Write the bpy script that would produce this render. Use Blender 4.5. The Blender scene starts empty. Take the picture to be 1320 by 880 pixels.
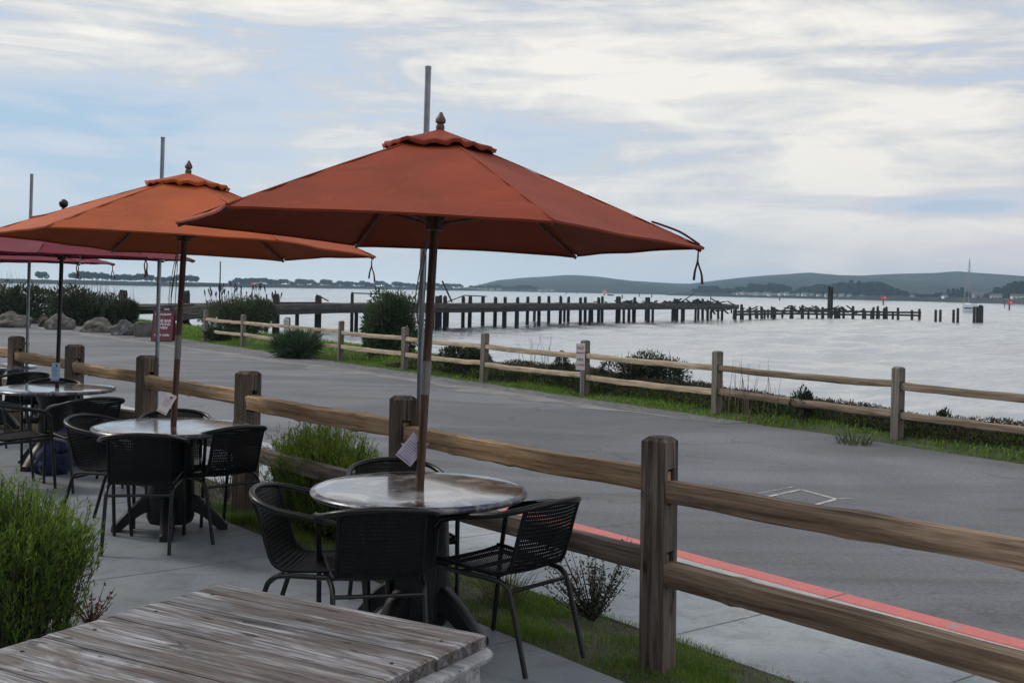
import bpy, bmesh, math, random
import numpy as np
from mathutils import Vector, Matrix, noise
R = math.radians
PI = math.pi
random.seed(7); rng = np.random.default_rng(7)
scene = bpy.context.scene
col = scene.collection

# ------------------------------------------------------------------ camera
F = 1500.0; PX, PY = 660.0, 372.4; ROLL = R(1.15); CAMZ = 1.755
cam_d = bpy.data.cameras.new('camera'); cam = bpy.data.objects.new('camera', cam_d); col.objects.link(cam)
cam_d.sensor_width = 36; cam_d.lens = 36*F/1320; cam_d.shift_y = -(440-PY)/1320
cam_d.clip_start = .05; cam_d.clip_end = 30000
cam.location = (0, 0, CAMZ)
cam.matrix_world = Matrix.Translation((0, 0, CAMZ)) @ Matrix.Rotation(R(90), 4, 'X') @ Matrix.Rotation(ROLL, 4, 'Z')
scene.camera = cam
AX = Vector((math.cos(ROLL), 0, math.sin(ROLL))); AY = Vector((-math.sin(ROLL), 0, math.cos(ROLL)))
def ray(px, py): return Vector((0, F, 0)) + AX*(px-PX) + AY*(PY-py)
def at(px, py, z=None, Y=None):
    d = ray(px, py)
    k = (z-CAMZ)/d.z if z is not None else Y/d.y
    return Vector((0, 0, CAMZ)) + d*k

# ------------------------------------------------------------------ helpers
def tag(o, label=None, cat=None, group=None, kind=None):
    if label: o['label'] = label
    if cat: o['category'] = cat
    if group: o['group'] = group
    if kind: o['kind'] = kind
    return o
def thing(name, label, cat, loc=(0, 0, 0), rz=0, group=None):
    o = bpy.data.objects.new(name, None); col.objects.link(o)
    o.location = loc; o.rotation_euler = (0, 0, rz); o.empty_display_size = .1
    return tag(o, label, cat, group)
def link(name, me, m, parent=None, loc=None, rot=None, smooth=False):
    o = bpy.data.objects.new(name, me); col.objects.link(o)
    if m is not None and len(me.materials) == 0: me.materials.append(m)
    if parent: o.parent = parent
    if loc is not None: o.location = loc
    if rot is not None: o.rotation_euler = rot
    if smooth:
        me.polygons.foreach_set('use_smooth', [True]*len(me.polygons)); me.update()
    return o
def mesh(name, vs, fs):
    me = bpy.data.meshes.new(name); me.from_pydata([tuple(v) for v in vs], [], [tuple(f) for f in fs]); me.update(); return me
def struct(name, vs, fs, m): return tag(link(name, mesh(name, vs, fs), m), kind='structure')
class MB:
    def __init__(s): s.v = []; s.f = []
    def add(s, vs, fs):
        b = len(s.v); s.v += [tuple(v) for v in vs]; s.f += [tuple(i+b for i in f) for f in fs]; return s
    def box(s, c, d, M=None):
        x, y, z = d[0]/2, d[1]/2, d[2]/2
        vs = [Vector(c)+Vector((a*x, b*y, e*z)) for e in (-1, 1) for a, b in ((-1, -1), (1, -1), (1, 1), (-1, 1))]
        if M: vs = [M @ v for v in vs]
        return s.add(vs, [(3, 2, 1, 0), (4, 5, 6, 7), (0, 1, 5, 4), (1, 2, 6, 5), (2, 3, 7, 6), (3, 0, 4, 7)])
    def cbox(s, c, d, b=.004, M=None):
        "box with chamfered edges"
        bm = bmesh.new(); bmesh.ops.create_cube(bm, size=1)
        for v in bm.verts: v.co = Vector((v.co.x*d[0], v.co.y*d[1], v.co.z*d[2]))
        bmesh.ops.bevel(bm, geom=bm.edges[:]+bm.verts[:], offset=b, segments=2, affect='EDGES', profile=.5)
        vs = [Vector(c)+v.co for v in bm.verts]
        if M: vs = [M @ v for v in vs]
        bm.verts.index_update(); fs = [[v.index for v in f.verts] for f in bm.faces]; bm.free()
        return s.add(vs, fs)
    def tube(s, pts, r, n=10, cap=True):
        pts = [Vector(p) for p in pts]; rs = r if isinstance(r, (list, tuple)) else [r]*len(pts)
        up = None; rings = []
        for i, p in enumerate(pts):
            a = pts[max(i-1, 0)]; b = pts[min(i+1, len(pts)-1)]; t = (b-a).normalized()
            if up is None:
                up = Vector((0, 0, 1)) if abs(t.z) < .9 else Vector((1, 0, 0))
            u = (up - t*up.dot(t)); u = u.normalized() if u.length > 1e-6 else t.orthogonal().normalized()
            up = u; w = t.cross(u)
            rings.append([p+(u*math.cos(2*PI*k/n)+w*math.sin(2*PI*k/n))*rs[i] for k in range(n)])
        vs = [v for q in rings for v in q]; fs = []
        for i in range(len(pts)-1):
            for k in range(n):
                k2 = (k+1) % n; fs.append((i*n+k, i*n+k2, (i+1)*n+k2, (i+1)*n+k))
        if cap: fs += [tuple(range(n-1, -1, -1)), tuple((len(pts)-1)*n+k for k in range(n))]
        return s.add(vs, fs)
    def lathe(s, prof, n=32, c=(0, 0, 0)):
        vs = []; fs = []
        for r, z in prof:
            for k in range(n): vs.append((c[0]+r*math.cos(2*PI*k/n), c[1]+r*math.sin(2*PI*k/n), c[2]+z))
        for i in range(len(prof)-1):
            for k in range(n):
                k2 = (k+1) % n; fs.append((i*n+k, i*n+k2, (i+1)*n+k2, (i+1)*n+k))
        if prof[0][0] > 1e-5: fs.append(tuple(range(n-1, -1, -1)))
        if prof[-1][0] > 1e-5: fs.append(tuple((len(prof)-1)*n+k for k in range(n)))
        return s.add(vs, fs)
    def build(s, name, m, parent=None, smooth=False, **kw):
        me = mesh(name, s.v, s.f)
        if smooth == 'auto':
            o = link(name, me, m, parent, **kw)
            me.polygons.foreach_set('use_smooth', [True]*len(me.polygons))
            try: me.set_sharp_from_angle(angle=R(38))
            except Exception: pass
            return o
        return link(name, me, m, parent, smooth=smooth, **kw)
def spline(pts, n=6):
    "Catmull-Rom through points"
    P = [Vector(p) for p in pts]; P = [P[0]*2-P[1]]+P+[P[-1]*2-P[-2]]; out = []
    for i in range(1, len(P)-2):
        for k in range(n):
            t = k/n; a, b, c, d = P[i-1], P[i], P[i+1], P[i+2]
            out.append(.5*((2*b)+(c-a)*t+(2*a-5*b+4*c-d)*t*t+(3*b-a-3*c+d)*t**3))
    out.append(P[-2]); return out
def kids(o): return [c for c in bpy.data.objects if c.parent == o]
def copy_tree(o, parent=None, label=None):
    ks = kids(o); c = o.copy(); col.objects.link(c); c.parent = parent
    if label: c['label'] = label
    for k in ks: copy_tree(k, c)
    return c

# ------------------------------------------------------------------ materials
def mat(name):
    m = bpy.data.materials.new(name); m.use_nodes = True; nt = m.node_tree
    return m, nt, nt.nodes['Principled BSDF']
def N(nt, t, **kw):
    n = nt.nodes.new(t)
    for k, v in kw.items():
        if hasattr(n, k): setattr(n, k, v)
        else: n.inputs[k.replace('_', ' ')].default_value = v
    return n
def ramp(nt, stops, src=None):
    r = nt.nodes.new('ShaderNodeValToRGB'); e = r.color_ramp.elements
    while len(e) > 1: e.remove(e[0])
    e[0].position = stops[0][0]; e[0].color = (*stops[0][1], 1)
    for p, c in stops[1:]:
        q = e.new(p); q.color = (*c, 1)
    if src is not None: nt.links.new(src, r.inputs[0])
    return r
def g(v): return (v, v, v)
def noise_n(nt, scale, detail=5, rough=.55, dist=0, vec=None, stretch=None, coord='Object'):
    n = N(nt, 'ShaderNodeTexNoise'); n.inputs['Scale'].default_value = scale; n.inputs['Detail'].default_value = detail
    n.inputs['Roughness'].default_value = rough; n.inputs['Distortion'].default_value = dist
    tc = nt.nodes.new('ShaderNodeTexCoord'); src = tc.outputs[coord]
    if stretch:
        mp = nt.nodes.new('ShaderNodeMapping'); mp.inputs['Scale'].default_value = stretch
        nt.links.new(src, mp.inputs[0]); src = mp.outputs[0]
    nt.links.new(src, n.inputs['Vector']); return n
def mixc(nt, a, b, fac, mode='MIX'):
    m = nt.nodes.new('ShaderNodeMix'); m.data_type = 'RGBA'; m.blend_type = mode
    for s, v in ((m.inputs[0], fac), (m.inputs[6], a), (m.inputs[7], b)):
        if isinstance(v, (float, int)): s.default_value = v
        elif isinstance(v, tuple): s.default_value = (*v, 1)
        else: nt.links.new(v, s)
    return m.outputs[2]
def bump(nt, b, src, strength=.3, dist=.01):
    n = nt.nodes.new('ShaderNodeBump'); n.inputs['Strength'].default_value = strength; n.inputs['Distance'].default_value = dist
    nt.links.new(src, n.inputs['Height']); nt.links.new(n.outputs[0], b.inputs['Normal']); return n
def simple(name, c, rough=.5, metal=0, var=.25, scale=8, bmp=0, spec=None, coord='Object', bscale=60):
    m, nt, b = mat(name)
    n = noise_n(nt, scale, coord=coord)
    lo = tuple(x*(1-var) for x in c); hi = tuple(min(1, x*(1+var)) for x in c)
    r = ramp(nt, [(.3, lo), (.7, hi)], n.outputs[0]); nt.links.new(r.outputs[0], b.inputs['Base Color'])
    b.inputs['Roughness'].default_value = rough; b.inputs['Metallic'].default_value = metal
    if spec is not None: b.inputs['Specular IOR Level'].default_value = spec
    if bmp:
        n2 = noise_n(nt, bscale, 3, coord=coord); bump(nt, b, n2.outputs[0], bmp, .005)
    return m
def wood(name, dark, mid, light, axis=0, rough=.8, sc=1.0, knots=True, bmp=.5, blotch=None):
    "grain running along the object's local axis"
    m, nt, b = mat(name)
    st = [30.*sc]*3; st[axis] = 1.7*sc
    n = noise_n(nt, 1, 8, .65, .6, stretch=tuple(st))
    st2 = [90.*sc]*3; st2[axis] = 2.2*sc
    n2 = noise_n(nt, 1, 4, .6, .2, stretch=tuple(st2))
    c1 = ramp(nt, [(.3, dark), (.5, mid), (.72, light)], n.outputs[0]).outputs[0]
    c2 = ramp(nt, [(.35, g(.35)), (.55, g(1))], n2.outputs[0]).outputs[0]
    c = mixc(nt, c1, c2, .7, 'MULTIPLY')
    vo = nt.nodes.new('ShaderNodeTexVoronoi'); vo.inputs['Scale'].default_value = 1; mpk = nt.nodes.new('ShaderNodeMapping'); sk = [9.*sc]*3; sk[axis] = 3.4*sc; mpk.inputs['Scale'].default_value = sk
    tck = nt.nodes.new('ShaderNodeTexCoord'); nt.links.new(tck.outputs['Object'], mpk.inputs[0]); nt.links.new(mpk.outputs[0], vo.inputs['Vector'])
    c = mixc(nt, c, ramp(nt, [(.07, g(.22)), (.16, g(1))], vo.outputs['Distance']).outputs[0], .8, 'MULTIPLY')
    nck = noise_n(nt, 1, 3, .5, 1.2, stretch=tuple([70*sc if i != axis else 1.1*sc for i in range(3)]))
    c = mixc(nt, c, ramp(nt, [(.30, g(.12)), (.36, g(1))], nck.outputs[0]).outputs[0], .9, 'MULTIPLY')
    if blotch:
        n3 = noise_n(nt, 1, 4, .6, 1.0, stretch=tuple([9*sc if i != axis else 2*sc for i in range(3)]))
        f = ramp(nt, [(.42, g(0)), (.58, g(1))], n3.outputs[0]).outputs[0]
        c = mixc(nt, c, blotch, f)
        c = mixc(nt, c, c2, .5, 'MULTIPLY')
    nt.links.new(c, b.inputs['Base Color']); b.inputs['Roughness'].default_value = rough
    b.inputs['Specular IOR Level'].default_value = .3
    mm = nt.nodes.new('ShaderNodeMath'); mm.operation = 'ADD'; nt.links.new(n.outputs[0], mm.inputs[0]); nt.links.new(n2.outputs[0], mm.inputs[1])
    bump(nt, b, mm.outputs[0], bmp, .006)
    return m
def leafmat(name, a, b_, c, rough=.55, trans=.25, cl=1.5):
    m, nt, b = mat(name)
    at_ = nt.nodes.new('ShaderNodeAttribute'); at_.attribute_name = 'tint'
    n = noise_n(nt, cl, 3)
    ad = nt.nodes.new('ShaderNodeMath'); ad.operation = 'MULTIPLY_ADD'; ad.inputs[1].default_value = .55; 
    nt.links.new(at_.outputs['Fac'], ad.inputs[0])
    sc = nt.nodes.new('ShaderNodeMath'); sc.operation = 'MULTIPLY_ADD'; sc.inputs[1].default_value = .9; sc.inputs[2].default_value = -.22
    nt.links.new(n.outputs[0], sc.inputs[0]); nt.links.new(sc.outputs[0], ad.inputs[2])
    r = ramp(nt, [(.1, a), (.5, b_), (.9, c)], ad.outputs[0])
    nt.links.new(r.outputs[0], b.inputs['Base Color']); b.inputs['Roughness'].default_value = rough
    b.inputs['Specular IOR Level'].default_value = .3
    if trans:
        out = nt.nodes['Material Output']; tr = nt.nodes.new('ShaderNodeBsdfTranslucent'); mx = nt.nodes.new('ShaderNodeMixShader')
        mx.inputs[0].default_value = trans; nt.links.new(r.outputs[0], tr.inputs[0])
        nt.links.new(b.outputs[0], mx.inputs[1]); nt.links.new(tr.outputs[0], mx.inputs[2]); nt.links.new(mx.outputs[0], out.inputs[0])
    return m

M = {}
M['black_metal'] = simple('black_metal', (.006, .0065, .008), .38, 0, .2, 30)
M['wicker'] = simple('wicker', (.005, .0055, .008), .5, 0, .3, 40, spec=.3)
M['pedestal'] = simple('pedestal', (.006, .006, .008), .45, 0, .3, 12, .15)
M['post'] = wood('post_wood', (.045, .035, .03), (.14, .11, .09), (.27, .225, .19), 2, blotch=None)
M['rail_tan'] = wood('rail_tan', (.22, .13, .065), (.44, .30, .175), (.62, .47, .32), 0, sc=.7)
M['rail_brown'] = wood('rail_brown', (.085, .055, .038), (.235, .165, .115), (.43, .335, .25), 0, sc=.7)
M['rail_grey'] = wood('rail_grey', (.06, .05, .042), (.17, .14, .12), (.31, .27, .23), 0, sc=.7)
M['far_rail'] = wood('far_rail', (.18, .13, .085), (.40, .32, .225), (.55, .47, .36), 0, sc=.5)
M['far_rail_old'] = wood('far_rail_old', (.08, .06, .045), (.19, .145, .105), (.32, .265, .2), 0, sc=.5)
M['far_post'] = wood('far_post', (.06, .055, .05), (.15, .135, .12), (.26, .24, .215), 2, sc=.6)
M['pier'] = wood('pier_wood', (.012, .012, .012), (.03, .028, .026), (.075, .07, .062), 2, sc=.3, rough=.9)
M['pier_x'] = wood('pier_beam_wood', (.02, .019, .018), (.055, .05, .046), (.13, .12, .105), 0, sc=.3, rough=.9)
M['plank'] = None
M['crate'] = wood('crate_wood', (.22, .22, .23), (.40, .40, .42), (.55, .55, .57), 0, sc=.5, rough=.35, bmp=.2)
M['umb_wood'] = wood('umbrella_wood', (.045, .024, .017), (.12, .066, .045), (.21, .13, .095), 2, rough=.45, sc=1.5)
M['finial'] = wood('finial_wood', (.06, .04, .03), (.14, .10, .075), (.2, .15, .11), 2, rough=.5)
M['sleeve'] = wood('sleeve', (.14, .13, .12), (.3, .29, .27), (.42, .41, .39), 2, rough=.4)
M['steel'] = simple('galvanised_steel', (.24, .27, .31), .42, .55, .2, 12)
M['rope'] = simple('rope', (.22, .2, .19), .9, 0, .3, 60)
M['strap'] = simple('strap', (.06, .015, .012), .8, 0, .3, 40)
M['white_plastic'] = simple('white_board', (.62, .6, .6), .5, 0, .08, 5)
M['paper'] = simple('paper', (.62, .56, .72), .4, 0, .08, 20)
M['paper_blue'] = simple('paper_blue', (.42, .55, .78), .3, 0, .2, 20)
M['ink'] = simple('ink', (.16, .1, .28), .6, 0, .1, 20)
M['ink_blue'] = simple('ink_blue', (.02, .05, .28), .6, 0, .1, 20)
M['ink_red'] = simple('ink_red', (.36, .05, .08), .6, 0, .1, 20)
M['ink_grey'] = simple('ink_grey', (.12, .1, .12), .6, 0, .1, 20)
M['maroon'] = simple('maroon', (.13, .018, .04), .5, 0, .15, 4)
M['sign_black'] = simple('sign_black', (.012, .012, .015), .5, 0, .2, 4)
M['sign_text'] = simple('sign_text', (.75, .72, .78), .5, 0, .05, 4)
M['bag'] = simple('bag_cloth', (.010, .02, .065), .8, 0, .3, 9, .3)
M['bag2'] = simple('bag_cloth_purple', (.025, .022, .085), .8, 0, .3, 9, .3)
M['rock'] = simple('rock', (.115, .108, .10), .9, 0, .5, 3.0, 1.0, bscale=9)
M['rock2'] = simple('rock_dark', (.10, .10, .105), .9, 0, .5, 3.0, 1.0, bscale=9)
M['stem'] = simple('stem', (.05, .04, .03), .9, 0, .3, 10)
M['dry'] = simple('dry_stalk', (.13, .10, .07), .9, 0, .4, 10)
M['seed'] = simple('seed_head', (.035, .03, .025), .9, 0, .4, 10)
M['hull'] = simple('hull_white', (.7, .72, .75), .3, 0, .05, 1)
M['hull_blue'] = simple('hull_blue', (.02, .06, .22), .3, 0, .1, 1)
M['orange'] = simple('marker_orange', (.8, .25, .12), .6, 0, .1, 1)
M['red'] = simple('marker_red', (.6, .06, .05), .6, 0, .1, 1)
M['green'] = simple('marker_green', (.03, .16, .08), .6, 0, .1, 1)
M['house_white'] = simple('house_white', (.66, .66, .64), .7, 0, .08, 1)
M['house_grey'] = simple('house_grey', (.25, .25, .26), .7, 0, .1, 1)
M['roof'] = simple('roof', (.09, .085, .085), .8, 0, .3, 1)
M['window'] = simple('window_glass', (.03, .035, .045), .15, 0, .1, 1)
M['bark'] = simple('bark', (.05, .042, .036), .9, 0, .3, 4)
M['fol_rosemary'] = leafmat('rosemary_leaf', (.025, .055, .012), (.10, .19, .028), (.28, .40, .07), cl=4, trans=.3)
M['fol_rose2'] = leafmat('rosemary_leaf_b', (.035, .07, .012), (.14, .24, .03), (.36, .46, .08), cl=5, trans=.3)
M['fol_dark'] = leafmat('dark_leaf', (.014, .024, .013), (.032, .05, .024), (.07, .09, .045), cl=1.2)
M['fol_green'] = leafmat('green_leaf', (.02, .042, .02), (.045, .085, .035), (.09, .14, .06), cl=1.5)
M['fol_greygreen'] = leafmat('greygreen_leaf', (.04, .055, .03), (.09, .12, .06), (.16, .19, .10), cl=1.2)
M['fol_iceplant'] = leafmat('iceplant_leaf', (.014, .014, .008), (.035, .04, .018), (.085, .05, .03), cl=.8, trans=.1)
M['fol_red'] = leafmat('red_leaf', (.05, .06, .02), (.16, .07, .03), (.4, .1, .05), cl=8)
M['fol_twig'] = leafmat('twig_leaf', (.02, .025, .018), (.05, .06, .035), (.09, .11, .06), cl=6)
M['fol_far'] = leafmat('far_leaf', (.012, .02, .012), (.022, .032, .018), (.04, .05, .028), cl=.15, trans=0)
M['grass'] = leafmat('grass_blade', (.05, .10, .013), (.12, .235, .024), (.23, .37, .05), cl=1.1, trans=.3)
M['grass_near'] = leafmat('grass_near', (.05, .10, .014), (.12, .22, .024), (.22, .33, .05), cl=3, trans=.3)
M['grass_dry'] = leafmat('grass_dry', (.06, .07, .03), (.14, .13, .06), (.26, .22, .12), cl=2, trans=.2)

m, nt, b = mat('weathered_plank'); M['plank'] = m
gr1 = noise_n(nt, 1, 9, .7, .8, stretch=(1.1, 24, 24)); gr2 = noise_n(nt, 1, 6, .65, .3, stretch=(4, 170, 170)); bl = noise_n(nt, 1, 5, .6, 1.2, stretch=(1.5, 7, 7)); sp = noise_n(nt, 7, 3, .5, .5, stretch=(1, 3.2, 3))
c1 = ramp(nt, [(.34, (.03, .028, .03)), (.45, (.13, .128, .138)), (.56, (.28, .28, .30)), (.68, (.50, .50, .53))], gr1.outputs[0]).outputs[0]
oi = nt.nodes.new('ShaderNodeObjectInfo'); mo = nt.nodes.new('ShaderNodeMath'); mo.operation = 'MULTIPLY_ADD'; mo.inputs[1].default_value = .16; nt.links.new(oi.outputs['Random'], mo.inputs[0]); nt.links.new(bl.outputs[0], mo.inputs[2])
fb = ramp(nt, [(.59, g(0)), (.67, g(.9))], mo.outputs[0]).outputs[0]
c1 = mixc(nt, c1, mixc(nt, (.085, .058, .047), c1, .25), fb)
c1 = mixc(nt, c1, ramp(nt, [(.38, g(.15)), (.47, g(.8)), (.58, g(1.15))], gr2.outputs[0]).outputs[0], .95, 'MULTIPLY')
c1 = mixc(nt, c1, ramp(nt, [(.30, g(.10)), (.36, g(1))], sp.outputs[0]).outputs[0], .9, 'MULTIPLY')
nt.links.new(c1, b.inputs['Base Color']); b.inputs['Roughness'].default_value = .6; b.inputs['Specular IOR Level'].default_value = .35
mm = nt.nodes.new('ShaderNodeMath'); mm.operation = 'ADD'; nt.links.new(gr1.outputs[0], mm.inputs[0]); nt.links.new(gr2.outputs[0], mm.inputs[1]); bump(nt, b, mm.outputs[0], .7, .004)
def canopy_mat(name, c, inner=1.0):
    m, nt, b = mat(name)
    n = noise_n(nt, 3, 3); n2 = noise_n(nt, 400, 2)
    c1 = ramp(nt, [(.3, tuple(x*.88 for x in c)), (.7, tuple(x*1.1 for x in c))], n.outputs[0]).outputs[0]
    nt.links.new(c1, b.inputs['Base Color']); b.inputs['Roughness'].default_value = .75
    b.inputs['Specular IOR Level'].default_value = .25
    n4 = noise_n(nt, 1.3, 5, .6, .8); c4 = ramp(nt, [(.3, g(.78)), (.6, g(1.05))], n4.outputs[0]).outputs[0]
    nt.links.new(mixc(nt, c1, c4, .9, 'MULTIPLY'), b.inputs['Base Color'])
    n3 = noise_n(nt, 5.5, 4, .55, .6); ad = nt.nodes.new('ShaderNodeMath'); ad.operation = 'MULTIPLY_ADD'; ad.inputs[1].default_value = .05
    nt.links.new(n2.outputs[0], ad.inputs[0]); nt.links.new(n3.outputs[0], ad.inputs[2]); bump(nt, b, ad.outputs[0], .5, .02)
    return m
M['terracotta'] = canopy_mat('terracotta_fabric', (.25, .042, .016))
M['terracotta2'] = canopy_mat('terracotta_fabric_b', (.38, .078, .020))
M['burgundy'] = canopy_mat('burgundy_fabric', (.15, .010, .030))

# table top: glossy mottled laminate, its blotches also painting in wet reflections
m, nt, b = mat('table_laminate'); M['laminate'] = m
n = noise_n(nt, 3.2, 7, .62, 1.3); n2 = noise_n(nt, 18, 5, .6, .5)
c1 = ramp(nt, [(.40, (.03, .022, .02)), (.49, (.13, .11, .11)), (.56, (.38, .375, .39))], n.outputs[0]).outputs[0]
c2 = ramp(nt, [(.35, g(.6)), (.6, g(1))], n2.outputs[0]).outputs[0]
nt.links.new(mixc(nt, c1, c2, .6, 'MULTIPLY'), b.inputs['Base Color'])
rr = ramp(nt, [(.3, g(.10)), (.7, g(.24))], n2.outputs[0]); nt.links.new(rr.outputs[0], b.inputs['Roughness'])
b.inputs['Coat Weight'].default_value = .6; b.inputs['Coat Roughness'].default_value = .08
m, nt, b = mat('table_rim'); M['rim'] = m
n = noise_n(nt, 2.2, 4, .7, .3, stretch=(9, 9, .3))
c1 = ramp(nt, [(.35, (.03, .035, .06)), (.5, (.09, .10, .14)), (.62, (.32, .31, .33))], n.outputs[0]).outputs[0]  # blue-grey tints are reflections put into the rim colour
nt.links.new(c1, b.inputs['Base Color']); b.inputs['Roughness'].default_value = .3

def concrete(name, c, sc=1, rough=.75):
    m, nt, b = mat(name)
    n = noise_n(nt, .9*sc, 6, .6, .3); n2 = noise_n(nt, 45, 4, .6); n3 = noise_n(nt, 4.5, 5, .65, .8)
    c1 = ramp(nt, [(.3, tuple(x*.8 for x in c)), (.7, tuple(x*1.15 for x in c))], n.outputs[0]).outputs[0]
    c2 = ramp(nt, [(.3, g(.82)), (.7, g(1.05))], n2.outputs[0]).outputs[0]
    c3 = ramp(nt, [(.32, g(.62)), (.5, g(.95)), (.7, g(1.06))], n3.outputs[0]).outputs[0]
    c = mixc(nt, c1, c2, .8, 'MULTIPLY'); c = mixc(nt, c, c3, .8, 'MULTIPLY')
    nt.links.new(c, b.inputs['Base Color']); b.inputs['Roughness'].default_value = rough; bump(nt, b, n2.outputs[0], .25, .002)
    return m
M['patio'] = concrete('patio_concrete', (.215, .245, .278), rough=.6)
M['sidewalk'] = concrete('sidewalk_concrete', (.33, .37, .40))
M['kerb_white'] = concrete('kerb_concrete', (.40, .42, .43))
m, nt, b = mat('kerb_red_paint'); M['kerb_red'] = m
n = noise_n(nt, 3.5, 9, .8, .5); n2 = noise_n(nt, 40, 4, .6)
c = ramp(nt, [(.39, (.30, .25, .25)), (.46, (.52, .13, .12)), (.75, (.62, .19, .175))], n.outputs[0]).outputs[0]
c = mixc(nt, c, ramp(nt, [(.3, g(.75)), (.6, g(1))], n2.outputs[0]).outputs[0], .7, 'MULTIPLY')
nt.links.new(c, b.inputs['Base Color']); b.inputs['Roughness'].default_value = .6
m, nt, b = mat('asphalt'); M['asphalt'] = m
n = noise_n(nt, .35, 7, .62, .8); n2 = noise_n(nt, 24, 9, .92); n3 = noise_n(nt, .12, 4, .6, 2.0, stretch=(1, 2.6, 1))
c1 = ramp(nt, [(.3, (.088, .094, .108)), (.7, (.145, .152, .172))], n.outputs[0]).outputs[0]
c2 = ramp(nt, [(.36, g(.4)), (.5, g(.95)), (.64, g(1.75))], n2.outputs[0]).outputs[0]
c = mixc(nt, c1, c2, .8, 'MULTIPLY')
c3 = ramp(nt, [(.38, g(.66)), (.52, g(1)), (.64, g(1.16))], n3.outputs[0]).outputs[0]; c = mixc(nt, c, c3, .9, 'MULTIPLY')
vo = nt.nodes.new('ShaderNodeTexVoronoi'); vo.feature = 'DISTANCE_TO_EDGE'; vo.inputs['Scale'].default_value = .33
tc = nt.nodes.new('ShaderNodeTexCoord'); nz = noise_n(nt, 1.2, 5, .7)
vm = nt.nodes.new('ShaderNodeVectorMath'); vm.operation = 'ADD'; vs_ = nt.nodes.new('ShaderNodeVectorMath'); vs_.operation = 'SCALE'; vs_.inputs[3].default_value = .9
nt.links.new(nz.outputs['Color'], vs_.inputs[0]); nt.links.new(tc.outputs['Object'], vm.inputs[0]); nt.links.new(vs_.outputs[0], vm.inputs[1]); nt.links.new(vm.outputs[0], vo.inputs['Vector'])
cr = ramp(nt, [(.0, g(.45)), (.009, g(1))], vo.outputs[0]).outputs[0]
msk = ramp(nt, [(.44, g(0)), (.52, g(1))], noise_n(nt, .18, 2).outputs[0]).outputs[0]
crm = mixc(nt, (1, 1, 1), cr, msk); c = mixc(nt, c, crm, 1.0, 'MULTIPLY')
nt.links.new(c, b.inputs['Base Color']); b.inputs['Roughness'].default_value = .72; bump(nt, b, n2.outputs[0], .5, .004)
m, nt, b = mat('gravel'); M['gravel'] = m
n = noise_n(nt, 9, 6, .8); n2 = noise_n(nt, .8, 4, .6)
c = ramp(nt, [(.32, (.045, .05, .06)), (.5, (.12, .125, .14)), (.68, (.28, .27, .26))], n.outputs[0]).outputs[0]
nt.links.new(mixc(nt, c, ramp(nt, [(.3, g(.7)), (.7, g(1.1))], n2.outputs[0]).outputs[0], .8, 'MULTIPLY'), b.inputs['Base Color'])
b.inputs['Roughness'].default_value = .95; bump(nt, b, n.outputs[0], .8, .03)
M['dirt'] = simple('pale_dirt', (.17, .168, .165), .95, 0, .3, 1.2, .6, bscale=20)
M['soil'] = simple('soil', (.05, .055, .028), .95, 0, .5, 5, .8, bscale=30)
M['ground'] = simple('ground_soil', (.045, .055, .025), .95, 0, .5, .8, .8, bscale=10)
M['paint'] = simple('road_paint', (.30, .31, .33), .6, 0, .55, 14)
M['joint'] = simple('joint_dark', (.02, .02, .022), .9)
m, nt, b = mat('hill_cover'); M['hill'] = m
n = noise_n(nt, .004, 8, .65, .5); n2 = noise_n(nt, .02, 6, .7)
c = ramp(nt, [(.35, (.014, .020, .018)), (.5, (.028, .034, .030)), (.65, (.052, .05, .042))], n.outputs[0]).outputs[0]
nt.links.new(mixc(nt, c, ramp(nt, [(.35, g(.5)), (.6, g(1.1))], n2.outputs[0]).outputs[0], .8, 'MULTIPLY'), b.inputs['Base Color']); b.inputs['Roughness'].default_value = 1
b.inputs['Specular IOR Level'].default_value = .1
# water
m, nt, b = mat('bay_water'); M['water'] = m
b.inputs['Base Color'].default_value = (.36, .385, .41, 1); b.inputs['Roughness'].default_value = .15; b.inputs['IOR'].default_value = 1.4
b.inputs['Specular IOR Level'].default_value = .75
n = noise_n(nt, 1.0, 5, .65, .5, stretch=(.28, .85, 1)); n2 = noise_n(nt, .10, 4, .6, .6, stretch=(.7, 2.6, 1)); n3 = noise_n(nt, 5, 2, .5, 0, stretch=(1, 2, 1))
a1 = nt.nodes.new('ShaderNodeMath'); a1.operation = 'MULTIPLY_ADD'; a1.inputs[1].default_value = 2.2
nt.links.new(n2.outputs[0], a1.inputs[0]); nt.links.new(n.outputs[0], a1.inputs[2])
a2 = nt.nodes.new('ShaderNodeMath'); a2.operation = 'MULTIPLY_ADD'; a2.inputs[1].default_value = .12
nt.links.new(n3.outputs[0], a2.inputs[0]); nt.links.new(a1.outputs[0], a2.inputs[2])
bump(nt, b, a2.outputs[0], .8, .10)

# ------------------------------------------------------------------ setting
E = Vector((.614, -.789, 0)); NN = Vector((.789, .614, 0))      # along / across the near fence
def ln(t, n, z=0): return E*t + NN*n + Vector((0, 0, z))
ZS, ZR, ZW = -.13, -.25, -1.75
MF = Vector((.832, .555, 0)); DF = Vector((-.555, .832, 0)); CF = 13.48      # far fence: m.p = CF, running along DF
def lf(a, s, z=0): return MF*(CF+s) + DF*a + Vector((0, 0, z))
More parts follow.
